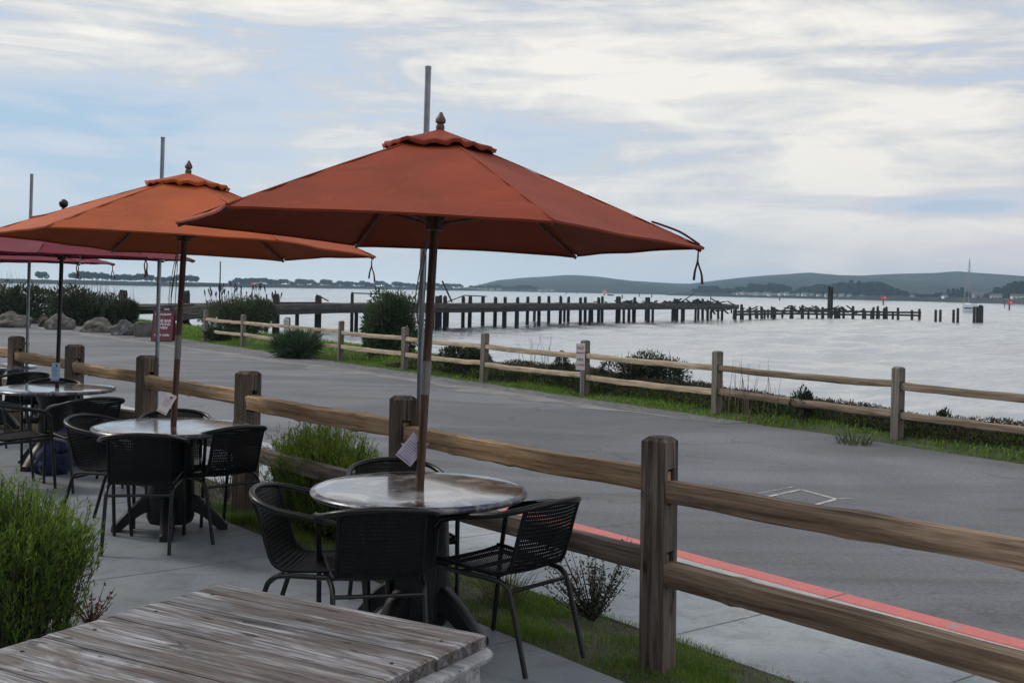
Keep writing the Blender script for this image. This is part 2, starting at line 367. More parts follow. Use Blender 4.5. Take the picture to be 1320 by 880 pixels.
# land: one sheet, rows across the shore, falling under the water
SR = [-400, -60, -20, -8, -3, -1, -.4, 0, .5, 1.0, 1.6, 2.4, 3.4, 5, 8, 14, 30, 100, 500, 2000, 6500]
AR = [-6000, -1500, -300, -80, -30]+list(np.arange(-20, 90, 2.0))+[100, 130, 200, 400, 1500, 6000]
def shore(a): return 1.2+2.4*min(1, max(0, (a-12)/18))
def gz(a, s):
    s0 = shore(a)
    if s < -.2: return -.285
    if s < s0: return -.285+(.19 if a < 3 else .27 if a < 22 else .16)*math.sin(PI*min(1, (s+.2)/(s0+.2)))**1.5+.03*math.sin(a*1.7)
    k = (s-s0)/5.0
    return -.285-min(2.7, 2.3*min(1, k)**.8*1.0) if k < 1 else max(-6, -2.6-(s-s0-5)*.02)
vs = []; fs = []
for a in AR:
    for s in SR: vs.append(lf(a, s, gz(a, s)))
nc = len(SR)
for i in range(len(AR)-1):
    for j in range(nc-1): fs.append((i*nc+j, i*nc+j+1, (i+1)*nc+j+1, (i+1)*nc+j))
gr = struct('ground', vs, fs, M['ground'])
# road
def strip(name, rows, m):
    "rows: list of (list of points); quads between neighbouring rows"
    vs = [p for r_ in rows for p in r_]; k = len(rows[0]); fs = []
    for i in range(len(rows)-1):
        for j in range(k-1): fs.append((i*k+j, i*k+j+1, (i+1)*k+j+1, (i+1)*k+j))
    return struct(name, vs, fs, m)
rd_near = [ln(t, 6.235, ZR) for t in np.arange(30, -121, -2.0)]
rd_far = [lf(a, -.38+.05*math.sin(a*2.3)+.04*math.sin(a*5.1), ZR) for a in np.linspace(-28, 120, len(rd_near))]
strip('road', [rd_near, rd_far], M['asphalt'])
# gravel shoulder, towards the boulders
aa = np.arange(13, 90, .4)
def sh_in(a): return -.6-max(0, (a-20))*.055-.25*noise.noise(Vector((a*.8, 3, 0)))
strip('gravel_shoulder', [[lf(a, min(sh_in(a), -.45)-.35, ZR+.004) for a in aa], [lf(a, -.30+.04*math.sin(a*4), ZR+.004) for a in aa]], M['gravel'])
strip('dirt_margin', [[lf(a, min(sh_in(a), -.45)-.36-min(1, (a-13)/6)*(.35+.9*abs(noise.noise(Vector((a*.6, 9, 0))))+.3*abs(noise.noise(Vector((a*2.6, 5, 0))))), ZR+.004) for a in aa], [lf(a, min(sh_in(a), -.45)-.354, ZR+.004) for a in aa]], M['dirt'])
# pavement slabs with open joints
def slabs(name, t0, t1, dt, n0, n1, dn, z, th, m, gap=.012, toff=0):
    mb = MB(); t = t0
    ang = math.atan2(E.y, E.x)
    Mx = Matrix.Rotation(ang, 4, 'Z')
    while t < t1-1e-6:
        te = min(t+dt, t1); n = n0
        while n < n1-1e-6:
            ne = min(n+dn, n1)
            c = ln((t+te)/2, (n+ne)/2, z-th/2)
            mb.cbox((0, 0, 0), (te-t-gap, ne-n-gap, th), .005, Matrix.Translation(c) @ Mx)
            n = ne
        t = te
    return tag(mb.build(name, m), kind='structure')
slabs('patio', -4.57-2.3*12, -4.57+2.3*5, 2.3, 3.65-2.4*4, 3.65, 2.4, 0, .12, M['patio'])
slabs('sidewalk', -4.49-1.33*30, -4.49+1.33*9, 1.33, 4.60, 5.93, 1.33, ZS, .10, M['sidewalk'])
struct('paving_bed', [ln(-34, -7, -.125), ln(10, -7, -.125), ln(10, 3.6, -.125), ln(-34, 3.6, -.125), ln(-50, 4.5, -.2), ln(10, 4.5, -.2), ln(10, 6.1, -.2), ln(-50, 6.1, -.2)], [(0, 1, 2, 3), (4, 5, 6, 7)], M['joint'])
def kerb(name, n0, n1, z1, m, t0, t1, L=2.66, gap=.006):
    mb = MB(); t = t0; Mx = Matrix.Rotation(math.atan2(E.y, E.x), 4, 'Z')
    while t < t1:
        mb.cbox((0, 0, 0), (L-gap, n1-n0, z1+.45), .012, Matrix.Translation(ln(t+L/2, (n0+n1)/2, (z1-.45)/2)) @ Mx); t += L
    return tag(mb.build(name, m), kind='structure')
kerb('kerb_concrete', 5.933, 6.06, ZS+.001, M['kerb_white'], -4.49-1.33*30, 8)
kerb('kerb_red', 6.064, 6.23, ZS+.004, M['kerb_red'], -4.49-2.66*2, 8)
kerb('kerb_plain', 6.064, 6.23, ZS+.003, M['kerb_white'], -4.49-2.66*15, -4.49-2.66*2-.1)
# planting strip between patio and sidewalk
def soil_z(n, t): 
    k = min(1, max(0, (n-3.66)/.9)); return -.015-.125*k**1.3+.022*noise.noise(Vector((t*2.5, n*3, 0)))
ts = np.arange(6, -50, -.2); ns = np.linspace(3.645, 4.598, 9)
vs = [ln(t, n, soil_z(n, t)) for t in ts for n in ns]; k = len(ns)
fs = [(i*k+j, i*k+j+1, (i+1)*k+j+1, (i+1)*k+j) for i in range(len(ts)-1) for j in range(k-1)]
struct('planting_strip', vs, fs, M['soil'])
# painted square on the road
mb = MB()
def pline(p, q, w, z=ZR+.004):
    d = (q-p).normalized(); s = Vector((-d.y, d.x, 0))*w/2
    mb.add([(p+s).to_tuple()[:2]+(z,), (q+s).to_tuple()[:2]+(z,), (q-s).to_tuple()[:2]+(z,), (p-s).to_tuple()[:2]+(z,)], [(3, 2, 1, 0)])
cA, cB, cC, cD = [at(x, y, z=ZR) for x, y in ((990, 640), (1032, 631), (1078, 643.2), (1050, 651))]
cE = at(1097, 642, z=ZR)
mb_pts = [(cA, cB, .05), (cB+(cC-cB)*.04, cC, .05), (cC-(cC-cD)*.04, cD, .05)]
for p, q, w in mb_pts: pline(p, q, w)
pline(cC+(cE-cC)*.14, cE, .03)
pa = at(978, 636, z=ZR); pb = at(1022, 627.5, z=ZR); pline(pa, pb, .018)
struct('road_markings', mb.v, mb.f, M['paint'])
# water
W = 7000
# one sheet: finely divided wave surface in front of the shore, wide flat cells towards the horizon
ROWS = [-200.0, 0.0, 12.0]+list(20*np.exp(np.linspace(0, math.log(1500/20.), 560)))+[1900, 2600, 4000, W]
US = np.concatenate([[-40, -8, -3, -1.4], np.linspace(-.75, .75, 470), [1.4, 3, 8, 40]])
Yg = np.array(ROWS)[:, None]*np.ones(len(US))[None, :]; Xg = US[None, :]*np.maximum(200*0+20, Yg)
Xg = np.clip(Xg, -W, W); Xg[:, 0] = -W; Xg[:, -1] = W
spc = np.gradient(np.array(ROWS))[:, None]; Zg = np.zeros_like(Xg); wr = np.random.default_rng(11)
for i in range(70):
    lam = 10**(-.28+1.25*wr.random()); th = R(-115)+wr.normal()*.55; kx, ky = math.cos(th)*2*PI/lam, math.sin(th)*2*PI/lam
    amp = .0058*lam**.9*(.6+.8*wr.random()); fade = np.clip((lam/np.maximum(spc, .05)-1.6)/1.6, 0, 1)
    Zg += amp*fade*np.sin(kx*Xg+ky*Yg+wr.random()*6.28)
gust = .55+.45*np.sin(Xg*.05+Yg*.021+1)*np.sin(Yg*.06-Xg*.017)
inner = (Yg > 19) & (Yg < 1500) & (np.abs(Xg) < .76*np.maximum(20, Yg)); Zg = np.where(inner, Zg*(.55+.6*gust), 0)
nr_, nc_ = Xg.shape; V_ = np.stack([Xg, Yg, Zg+ZW], -1).reshape(-1, 3)
ii = (np.arange(nr_-1)[:, None]*nc_+np.arange(nc_-1)[None, :]).ravel(); idx = np.stack([ii, ii+1, ii+nc_+1, ii+nc_], 1)
me = bpy.data.meshes.new('bay_water'); me.vertices.add(len(V_)); me.vertices.foreach_set('co', V_.ravel()); me.loops.add(idx.size); me.loops.foreach_set('vertex_index', idx.ravel())
me.polygons.add(len(idx)); me.polygons.foreach_set('loop_start', np.arange(len(idx))*4); me.polygons.foreach_set('loop_total', np.full(len(idx), 4)); me.update(calc_edges=True)
tag(link('bay_water', me, M['water'], smooth=True), kind='structure')

# hills beyond the bay
def heightfield(name, x0, x1, nx, y0, y1, ny, fn, m):
    vs = []; 
    for j in range(ny+1):
        y = y0+(y1-y0)*j/ny
        for i in range(nx+1):
            x = (x0+(x1-x0)*i/nx)*y/y0 if False else x0+(x1-x0)*i/nx
            vs.append((x, y, fn(x, y)))
    fs = [(j*(nx+1)+i, j*(nx+1)+i+1, (j+1)*(nx+1)+i+1, (j+1)*(nx+1)+i) for j in range(ny) for i in range(nx)]
    o = struct(name, vs, fs, m); o.data.polygons.foreach_set('use_smooth', [True]*len(fs)); return o
def interp(tab, x):
    if x <= tab[0][0]: return tab[0][1]
    for (a, b), (c, d) in zip(tab, tab[1:]):
        if x <= c:
            t = (x-a)/(c-a); t = t*t*(3-2*t) if False else t
            return b+(d-b)*t
    return tab[-1][1]
# skyline offsets above the true horizon, in pixels, against picture x; turned into metres at the ridge distance
prof1 = [(590, -2), (605, 0.0), (640, 10.5), (670, 14.5), (700, 17), (740, 20), (765, 18.8), (800, 14.5), (850, 12), (900, 11), (1000, 9), (1400, 6)]
prof2 = [(850, 2), (880, 10), (905, 13.5), (930, 17.5), (960, 21.5), (1000, 25.5), (1043, 28.8), (1055, 28), (1080, 26.5), (1110, 26.5), (1160, 30), (1200, 31.5), (1230, 34.5), (1250, 33), (1280, 30.5), (1310, 27), (1360, 20), (1450, 22), (1600, 18)]
def hill_fn(prof, yr, yf):
    def fn(x, y):
        px = 660+F*x/yr
        h = interp(prof, px)/F*yr+CAMZ
        k = (y-yf)/(yr-yf)
        if k < 1: s = max(0, k)**.75
        else: s = max(0, 1-(k-1)*.6)
        s *= 1+.10*noise.noise(Vector((x*.004, y*.003, 1)))*(1-abs(1-min(k, 1.9)))*0 + (.16*noise.noise(Vector((x*.006, y*.004, 5))) if k < .8 else 0)
        return ZW-1+(h-ZW+1)*s + (noise.noise(Vector((x*.02, y*.01, 2)))*1.2 if 0 < k else 0)
    return fn
heightfield('hill_west', -140, 1500, 160, 1550, 3250, 30, hill_fn(prof1, 2900, 1550), M['hill'])
heightfield('hill_north', 250, 2200, 190, 1250, 3100, 32, hill_fn(prof2, 2300, 1250), M['hill'])
# low shores
def shore_strip(name, pts, w, h, m, seed=0):
    vs = []; k = 7; n = len(pts)
    for i, (x, y) in enumerate(pts):
        e = min(1, i/3, (n-1-i)/3)
        for j in range(k):
            f = j/(k-1); hh = h*math.sin(PI*min(1, f*1.15+.0))*(.35+.65*e)*(1+.35*noise.noise(Vector((i*.35+seed, j, 0)))) if 0 < j < k-1 else -1
            vs.append((x, y+w*f, ZW+hh))
    fs = [(i*k+j, (i+1)*k+j, (i+1)*k+j+1, i*k+j+1) for i in range(n-1) for j in range(k-1)]
    o = struct(name, vs, fs, m); o.data.polygons.foreach_set('use_smooth', [True]*len(fs)); return o
def pts_from(tab, n):
    x0, x1 = tab[0][0], tab[-1][0]; out = []
    for i in range(n+1):
        px = x0+(x1-x0)*i/n; d = interp(tab, px); out.append(((px-660)/F*d, d))
    return out
SPIT = [(-160, 900), (90, 950), (230, 960), (440, 1340), (520, 1420), (625, 1560)]
RSH = [(875, 1240), (1000, 1130), (1100, 1050), (1200, 940), (1320, 820), (1480, 700)]
shore_strip('sand_spit', pts_from(SPIT, 90), 60, 3.6, M['hill'], 3)
shore_strip('far_shore', pts_from(RSH, 80), 130, 4.0, M['hill'], 8)

# ------------------------------------------------------------------ foliage helpers
def leaves_mesh(name, P, D, L, Wd, m, tint=None, fold=.25):
    "one diamond of two faces per leaf: P base points, D directions, L lengths, Wd widths"
    P = np.asarray(P, float); D = np.asarray(D, float); n = len(P)
    D = D/np.maximum(1e-6, np.linalg.norm(D, axis=1))[:, None]
    rv = rng.normal(size=(n, 3)); S = np.cross(D, rv); S /= np.maximum(1e-6, np.linalg.norm(S, axis=1))[:, None]
    U = np.cross(S, D); L = np.broadcast_to(L, n)[:, None]; Wd = np.broadcast_to(Wd, n)[:, None]
    mid = P+D*L*.5
    V = np.stack([P, mid+S*Wd*.5+U*Wd*fold, P+D*L-U*Wd*.2, mid-S*Wd*.5+U*Wd*fold], 1).reshape(-1, 3)
    me = bpy.data.meshes.new(name); me.vertices.add(4*n); me.vertices.foreach_set('co', V.ravel())
    idx = (np.arange(n)*4)[:, None]+np.array([0, 1, 2, 0, 2, 3])[None, :]
    me.loops.add(6*n); me.loops.foreach_set('vertex_index', idx.ravel())
    me.polygons.add(2*n); me.polygons.foreach_set('loop_start', np.arange(2*n)*3); me.polygons.foreach_set('loop_total', np.full(2*n, 3))
    me.update(calc_edges=True)
    t = rng.random(n) if tint is None else tint
    a = me.attributes.new('tint', 'FLOAT', 'POINT'); a.data.foreach_set('value', np.repeat(t, 4))
    me.materials.append(m); return me
def blades_mesh(name, P, H, Wd, m, lean=.35, tint=None, dirs=None):
    "tapered, bent grass blades"
    P = np.asarray(P, float); n = len(P); H = np.broadcast_to(H, n); Wd = np.broadcast_to(Wd, n)
    an = rng.random(n)*2*PI; ln_ = np.abs(rng.normal(size=n))*lean
    Dh = np.stack([np.cos(an), np.sin(an), 0*an], 1)
    if dirs is not None: Dh = dirs
    S = np.stack([-Dh[:, 1], Dh[:, 0], 0*an], 1); an2 = rng.random(n)*PI
    S = S*np.cos(an2)[:, None]+Dh*np.sin(an2)[:, None]
    up = np.array([0, 0, 1.])
    m1 = P+up*(H*.55)[:, None]+Dh*(H*ln_*.35)[:, None]
    tp = P+up*(H*(1-.25*np.minimum(ln_, 1.5)))[:, None]+Dh*(H*ln_)[:, None]
    w = (Wd*.5)[:, None]
    V = np.stack([P-S*w, P+S*w, m1+S*w*.8, m1-S*w*.8, tp], 1).reshape(-1, 3)
    me = bpy.data.meshes.new(name); me.vertices.add(5*n); me.vertices.foreach_set('co', V.ravel())
    idx = (np.arange(n)*5)[:, None]+np.array([0, 1, 2, 3, 3, 2, 4])[None, :]
    me.loops.add(7*n); me.loops.foreach_set('vertex_index', idx.ravel())
    ls = (np.arange(n)*7)[:, None]+np.array([0, 4])[None, :]
    me.polygons.add(2*n); me.polygons.foreach_set('loop_start', ls.ravel()); me.polygons.foreach_set('loop_total', np.tile([4, 3], n))
    me.update(calc_edges=True)
    t = rng.random(n) if tint is None else tint
    a = me.attributes.new('tint', 'FLOAT', 'POINT'); a.data.foreach_set('value', np.repeat(t, 5))
    me.materials.append(m); return me
def rnd_dir(n, up=0.0):
    d = rng.normal(size=(n, 3)); d /= np.linalg.norm(d, axis=1)[:, None]; d[:, 2] += up
    return d/np.linalg.norm(d, axis=1)[:, None]
def lumpy_points(n, rx, ry, h, lumps, z0=0, shell=.55, seed=0):
    "points through the volume of several overlapping clumps"
    r_ = random.Random(seed); C = []
    for i in range(lumps):
        a = r_.random()*2*PI; q = r_.random()**.5*.72
        C.append((rx*q*math.cos(a), ry*q*math.sin(a), h*(.28+.42*r_.random()*(1-.5*q)), (.30+.26*r_.random())))
    k = rng.integers(0, lumps, n); C = np.array(C); d = rnd_dir(n); rad = (shell+(1-shell)*rng.random(n))**.8
    P = C[k, :3]+d*rad[:, None]*(C[k, 3][:, None]*np.array([rx, ry, h*.85]))
    P[:, 2] = np.maximum(P[:, 2], z0+.02*h+.1*h*rng.random(n)*(P[:, 2] < 0)); return P, d
def shrub(name, label, cat, loc, rx, ry, h, n, leaf, wid, m, lumps=9, up=.4, seed=1, group=None, spikes=0, spike_h=.3, spike_m='seed', rz=0, base='stem', shell=.55):
    t = thing(name, label, cat, loc, rz, group)
    P, d = lumpy_points(n, rx, ry, h, lumps, seed=seed, shell=shell)
    D = d+rnd_dir(n)*.8+np.array([0, 0, up])
    me = leaves_mesh('foliage', P, D, leaf*(.6+.8*rng.random(n)), wid*(.7+.6*rng.random(n)), m); link('foliage', me, m, t)
    mb = MB(); r_ = random.Random(seed+50)
    for i in range(12):
        a = r_.random()*2*PI; q = .25+.5*r_.random(); e = Vector((rx*q*math.cos(a), ry*q*math.sin(a), h*(.45+.3*r_.random())))
        mb.tube([(e.x*.12, e.y*.12, -.03), (e.x*.5, e.y*.5, e.z*.5+.02), e], [.02*h+.004, .013*h+.003, .004*h+.001], 5)
    mb.build('stem', M[base], t)
    if spikes:
        mb = MB(); hd = MB()
        for i in range(spikes):
            a = r_.random()*2*PI; q = r_.random()**.5*.9; x, y = rx*q*math.cos(a), ry*q*math.sin(a)
            z = h*(1-.45*q*q)*.8; L = spike_h*(.4+.8*r_.random()); dx, dy = r_.uniform(-.12, .12)*L*2, r_.uniform(-.12, .12)*L*2
            mb.tube([(x, y, z-.1*h), (x+dx*.4, y+dy*.4, z+L*.5), (x+dx, y+dy, z+L)], [.006, .005, .003], 4)
            if spikes <= 30:
                mb.build('stalk', M['dry'], t); mb = MB(); continue
            if spike_m == 'seed': hd.tube([(x+dx*.6, y+dy*.6, z+L*.72), (x+dx*.85, y+dy*.85, z+L*.9), (x+dx, y+dy, z+L*1.02)], [.012, .028, .004], 6)
        if hd.v: mb.add(hd.v, hd.f)
        if mb.v: mb.build('stalk', M['seed'] if hd.v else M['dry'], t)
    return t
def rosemary(name, label, loc, rx, ry, h, nst, m, rz=0, seed=3, needle=.028, lean=.5, zmin=.0):
    "upright leafy shoots growing from a woody base"
    t = thing(name, label, 'bush', loc, rz); r_ = np.random.default_rng(seed)
    a = r_.random(nst)*2*PI; q = r_.random(nst)**.5
    bx = np.stack([rx*q*np.cos(a)*.75, ry*q*np.sin(a)*.75, h*.15*(1-q)+h*.42*r_.random(nst)], 1)
    hh = h*(1-.35*q**2)*(.85+.25*r_.random(nst)); tip = np.stack([rx*q*np.cos(a)*(1+lean*.4), ry*q*np.sin(a)*(1+lean*.4), hh], 1)+r_.normal(size=(nst, 3))*np.array([.04, .04, .03])
    short = r_.random(nst) < .4
    f = np.where(short, .55+.35*r_.random(nst), 1)[:, None]; tip = bx+(tip-bx)*f
    K = 30; s = r_.random((nst, K)); s = np.sort(s, 1)
    bend = r_.normal(size=(nst, 3))*.03
    P = bx[:, None, :]+(tip-bx)[:, None, :]*s[:, :, None]+bend[:, None, :]*(s*(1-s)*4)[:, :, None]
    ax = (tip-bx)/np.linalg.norm(tip-bx, axis=1)[:, None]
    D = ax[:, None, :]*1.1+rng.normal(size=(nst, K, 3))*.42
    P = P.reshape(-1, 3); D = D.reshape(-1, 3); P[:, 2] = np.maximum(P[:, 2], .02)
    tint = np.clip(np.repeat(r_.random(nst), K)*.55+.45*s.ravel(), 0, 1)
    me = leaves_mesh('foliage', P, D, needle*(.7+.6*rng.random(len(P))), needle*.16, m, tint); link('foliage', me, m, t)
    mb = MB()
    for i in range(0, nst, 3): mb.tube([(bx[i][0]*.3, bx[i][1]*.3, 0), tuple(bx[i]), tuple(tip[i])], [.006, .004, .0012], 4, False)
    mb.build('stem', M['stem'], t); return t
def blade_clump(name, label, cat, loc, r, h, n, wd, m, lean=.7, group=None, seed=1, zs=1):
    t = thing(name, label, cat, loc, 0, group); rr = np.random.default_rng(seed)
    a = rr.random(n)*2*PI; q = rr.random(n)**.5*r; P = np.stack([q*np.cos(a), q*np.sin(a), 0*a-.02], 1)
    Dh = np.stack([np.cos(a), np.sin(a), 0*a], 1)
    me = blades_mesh('foliage', P, h*(.5+.6*rr.random(n)), wd, m, lean, dirs=Dh); link('foliage', me, m, t); return t

# ------------------------------------------------------------------ near fence
def post_mesh(w, h, zb, slots, sw=.062, sh=.085, cham=.022):
    "square post with mortises cut through along local x"
    mb = MB(); ch = (w-sw)/2
    zt = h
    for s in (-1, 1): mb.box((0, s*(sw/2+ch/2), (zt-cham+zb)/2), (w, ch, zt-cham-zb))
    z = zb
    for c in slots:
        mb.box((0, 0, (z+c-sh)/2), (w, sw, c-sh-z)); z = c+sh
    mb.box((0, 0, (z+zt-cham)/2), (w, sw, zt-cham-z))
    b = w/2; t_ = b-cham*1.1
    mb.add([(-b, -b, zt-cham), (b, -b, zt-cham), (b, b, zt-cham), (-b, b, zt-cham), (-t_, -t_, zt), (t_, -t_, zt), (t_, t_, zt), (-t_, t_, zt)],
           [(4, 5, 6, 7), (0, 1, 5, 4), (1, 2, 6, 5), (2, 3, 7, 6), (3, 0, 4, 7)])
    return mb
def rail_mb(L, hh, ww, seed, ends=.05, knob=0, seg=40, bowk=1.0):
    "rough split rail along local x from 0 to L"
    r_ = random.Random(seed); mb = MB(); n = 12; vs = []
    kn = [(r_.uniform(.15, .85), r_.uniform(.06, .14)) for _ in range(knob)]
    base = [1+.10*r_.uniform(-1, 1) for _ in range(n)]
    for i in range(seg+1):
        u = i/seg; x = -.04+(L+.08)*u
        e = min(1, min(u, 1-u)/.05); wf = .05/ww+(1-.05/ww)*min(1, e**.7) if ww > .05 else 1
        bow = .018*bowk*math.sin(PI*u); wob = .010*(.4+.6*bowk)*noise.noise(Vector((seed, x*1.6, 0))); wy = .014*noise.noise(Vector((seed+9, x*1.3, 3)))
        for k in range(n):
            a = 2*PI*(k+.5)/n; c, s = math.cos(a), math.sin(a)
            c = math.copysign(abs(c)**.24, c); s = math.copysign(abs(s)**.24, s)
            f = base[k]*(1+.10*noise.noise(Vector((x*2.2, k*1.3+seed, 7))))
            for ku, ka in kn:
                dd = (u-ku)/.016; f += ka*math.exp(-dd*dd)*(1 if k in (1, 2, 3, 6, 7, 8) else .2)-.05*math.exp(-((u-ku-.035)/.014)**2)
            vs.append((x, wy+c*ww/2*wf*f, -bow+wob+s*hh/2*f*(.82+.18*e)))
    fs = []
    for i in range(seg):
        for k in range(n): fs.append((i*n+k, (i+1)*n+k, (i+1)*n+(k+1) % n, i*n+(k+1) % n))
    fs += [tuple(range(n)), tuple(seg*n+k for k in range(n-1, -1, -1))]
    return mb.add(vs, fs)
def place_rail(p, q, hh, ww, m, parent, seed, knob=1, name='rail', bowk=1.0):
    d = q-p; L = d.length; rz = math.atan2(d.y, d.x); ry = -math.asin(d.z/L)
    o = rail_mb(L, hh, ww, seed, knob=knob, bowk=bowk).build(name, m, parent, smooth='auto', loc=p, rot=(0, ry, rz)); return o
fence = thing('split_rail_fence', 'brown split rail fence with thick square posts running along the patio edge', 'fence')
tops = [(853, 562, 5.54), (521, 510, None), (319, 478, None), (189, 458, None), (96, 444, None), (21, 433, None)]
ztop = at(853, 562, Y=5.54).z
NP = []
for x, y, d in tops:
    p = at(x, y, z=ztop); NP.append(p)
NP = [NP[0]+(NP[0]-NP[1])] + NP + [NP[-1]+(NP[-1]-NP[-2])*(k+1) for k in range(3)]
yaws = [-50, -37, -68, -35, -42, -40, -44, -50, -50, -50]
UP_, LO_ = .835, .445
for i, p in enumerate(NP):
    w = .128 if i == 1 else .146
    o = post_mesh(w, ztop, -.35, [LO_, UP_]).build('fence_post', M['post'], fence, loc=(p.x, p.y, 0), rot=(R(random.uniform(-.6, .6)), R(random.uniform(-.5, .5)), R(yaws[i])))
for i in range(len(NP)-1):
    a, b_ = NP[i+1], NP[i]            # from far-left to near-right
    for j, z in enumerate((UP_, LO_)):
        m = (M['rail_brown'] if i == 0 else M['rail_tan']) if j == 0 else (M['rail_brown'] if i == 0 else M['rail_grey'])
        za = z+(.0 if j == 0 else .0); zb_ = z-.015 if i == 0 else z+.03
        sd = 11+i*7+j*3
        if i == 0: za, zb_ = ((.815, .862), (.428, .45))[j]
        place_rail(Vector((a.x, a.y, za)), Vector((b_.x, b_.y, zb_)), (.098 if j == 0 else .106) if i == 0 else .108, .09, m, fence, sd, knob=3 if j == 0 else 1, bowk=.0 if i == 0 else .6)

# ------------------------------------------------------------------ far fence
ff = thing('split_rail_fence', 'weathered pale split rail fence between the road and the water', 'fence')
FP = [Vector((5.4-1.99*i, 16.2+2.98*i, 0)) for i in range(-2, 9)]
FTOP = .80
for i, p in enumerate(FP):
    h = FTOP+random.uniform(-.03, .03)
    post_mesh(.13, h, -.6, [.13, .52], sw=.055, sh=.06).build('fence_post', M['far_post'], ff, loc=(p.x, p.y, 0), rot=(R(random.uniform(-1.2, 1.2)), R(random.uniform(-1.5, 1.5)), R(-56+random.uniform(-12, 12))))
for i in range(len(FP)-1):
    a, b_ = FP[i+1], FP[i]
    for j, z in enumerate((.52, .13)):
        m = M['far_rail_old'] if i < 3 else M['far_rail']
        place_rail(Vector((a.x, a.y, z+random.uniform(-.02, .02))), Vector((b_.x, b_.y, z+random.uniform(-.02, .02))), .10, .085, m, ff, 101+i*5+j, knob=1)

# ------------------------------------------------------------------ lettering helper
def text_part(s, size, m, parent, loc, rot, name='lettering', align='CENTER', bold=0.0):
    cu = bpy.data.curves.new(name, 'FONT'); cu.body = s; cu.size = size; cu.extrude = .001; cu.offset = bold; cu.align_x = align; cu.align_y = 'CENTER'; cu.resolution_u = 2
    o = bpy.data.objects.new(name, cu); col.objects.link(o); dg = bpy.context.evaluated_depsgraph_get()
    me = bpy.data.meshes.new_from_object(o.evaluated_get(dg)); bpy.data.objects.remove(o); me.materials.clear()
    return link(name, me, m, parent, loc, rot)

# no-parking board on the third far post
p = FP[4]; fz = math.atan2(-p.x, p.y)       # faces roughly the road
toC = Vector((-p.x, -p.y, 0)).normalized(); side = Vector((-toC.y, toC.x, 0))
sg = thing('parking_sign', 'narrow white no parking board with red lettering on a fence post by the water', 'sign', (p.x, p.y, 0)+Vector((0, 0, 0)) if False else p+toC*.13+side*(.0)-Vector((.09, .0, 0)), math.atan2(toC.y, toC.x)+PI/2-R(14))
MB().cbox((0, 0, .50), (.175, .012, .50), .004).build('board', M['white_plastic'], sg)
for s_, z, sz, mm in (('NO', .665, .085, 'ink_red'), ('PARKING', .57, .040, 'ink_red'), ('FIRE', .445, .065, 'ink_grey'), ('LANE', .345, .062, 'ink_red')):
    text_part(s_, sz, M[mm], sg, (0, -.0085, z), (R(90), 0, 0), bold=.001)
MB().tube([(.02, .02, -.26), (.02, .02, .3)], .022, 8).build('sign_post', M['steel'], sg)
p = FP[8]; toC = Vector((-p.x, -p.y, 0)).normalized()
sg = thing('parking_sign', 'small faded white board on the fence post behind the strappy green clump', 'sign', p+toC*.12-Vector((.05, 0, 0)), math.atan2(toC.y, toC.x)+PI/2-R(10))
MB().cbox((0, 0, .53), (.165, .012, .46), .004).build('board', M['white_plastic'], sg)
for s_, z, sz, mm in (('NO', .68, .085, 'ink_grey'), ('PARKING', .60, .038, 'ink_grey'), ('FIRE', .49, .062, 'ink_grey'), ('LANE', .39, .06, 'ink_grey')):
    text_part(s_, sz, M[mm], sg, (0, -.0085, z), (R(90), 0, 0), bold=.001)

# A-frame board
pa = at(211, 440, z=ZR)
toC = Vector((-pa.x, -pa.y, 0)).normalized(); rzA = math.atan2(toC.y, toC.x)+PI/2-R(16)
sb = thing('sandwich_board', 'maroon sandwich board with white menu lettering standing on the gravel beside a square stone', 'sign', (pa.x, pa.y, ZR), rzA)
for s_ in (1, -1):
    Mx = Matrix.Translation((0, -s_*.15, .58)) @ Matrix.Rotation(R(-12*s_), 4, 'X')
    mb = MB().cbox((0, 0, 0), (.70, .022, 1.16), .006, Mx); o = mb.build('panel', M['maroon'], sb)
    mb = MB(); mb.box((0, -.0135*s_, .52), (.66, .004, .11), Mx); mb.box((0, -.0135*s_, -.56), (.70, .005, .04), Mx)
    mb.box((-.342, -.0135*s_, 0), (.02, .005, 1.06), Mx); mb.build('black_trim', M['sign_black'], sb)
Mf = Matrix.Translation((0, -.15, .58)) @ Matrix.Rotation(R(-12), 4, 'X')
for s_, x, z, sz in (('RESTAURANT', -.0, .335, .085), ('THE BAR', .03, .12, .125), ('WOOD', .05, .0, .125), ('OVEN', .0, -.12, .125), ('NOW OPEN', .0, -.37, .09), ('Lunch', .1, .52, .07)):
    pass
    v = Mf @ Vector((x, -.016, z)); text_part(s_, sz, M['sign_text'], sb, v, (R(90-12), 0, 0), bold=.0025)

# ------------------------------------------------------------------ steel poles tied to the fence posts
for (px, py, idx, off, lab) in ((552, 87, 2, .105, 'tall thin grey steel pole beside the fence post nearest the front umbrella'),
                                (210, 178, 4, .10, 'tall thin grey steel pole on the fence post behind the second umbrella'),
                                (41, 225, 6, .10, 'leftmost tall thin grey steel pole at the far end of the near fence')):
    p = NP[idx]; tp = at(px, py, Y=p.y+.05)
    base = Vector((tp.x-.012, p.y+.05, 0)); 
    t = thing('steel_pole', lab, 'pole', (base.x, base.y, 0), 0, 'steel poles fixed to the near fence')
    MB().tube([(0, 0, -.12), (0, 0, tp.z*.5), (.012, 0, tp.z)], .019, 12).build('tube', M['steel'], t, smooth='auto')
    MB().lathe([(.0205, -.01), (.0205, .006), (.0, .012)], 12, (.012, 0, tp.z)).build('cap', M['steel'], t)
    mb = MB()
    for z in (.55, .98): mb.lathe([(.023, z-.012), (.025, z-.012), (.025, z+.012), (.023, z+.012)], 12); mb.box((-.05, 0, z), (.06, .02, .02))
    mb.build('clamp', M['steel'], t)

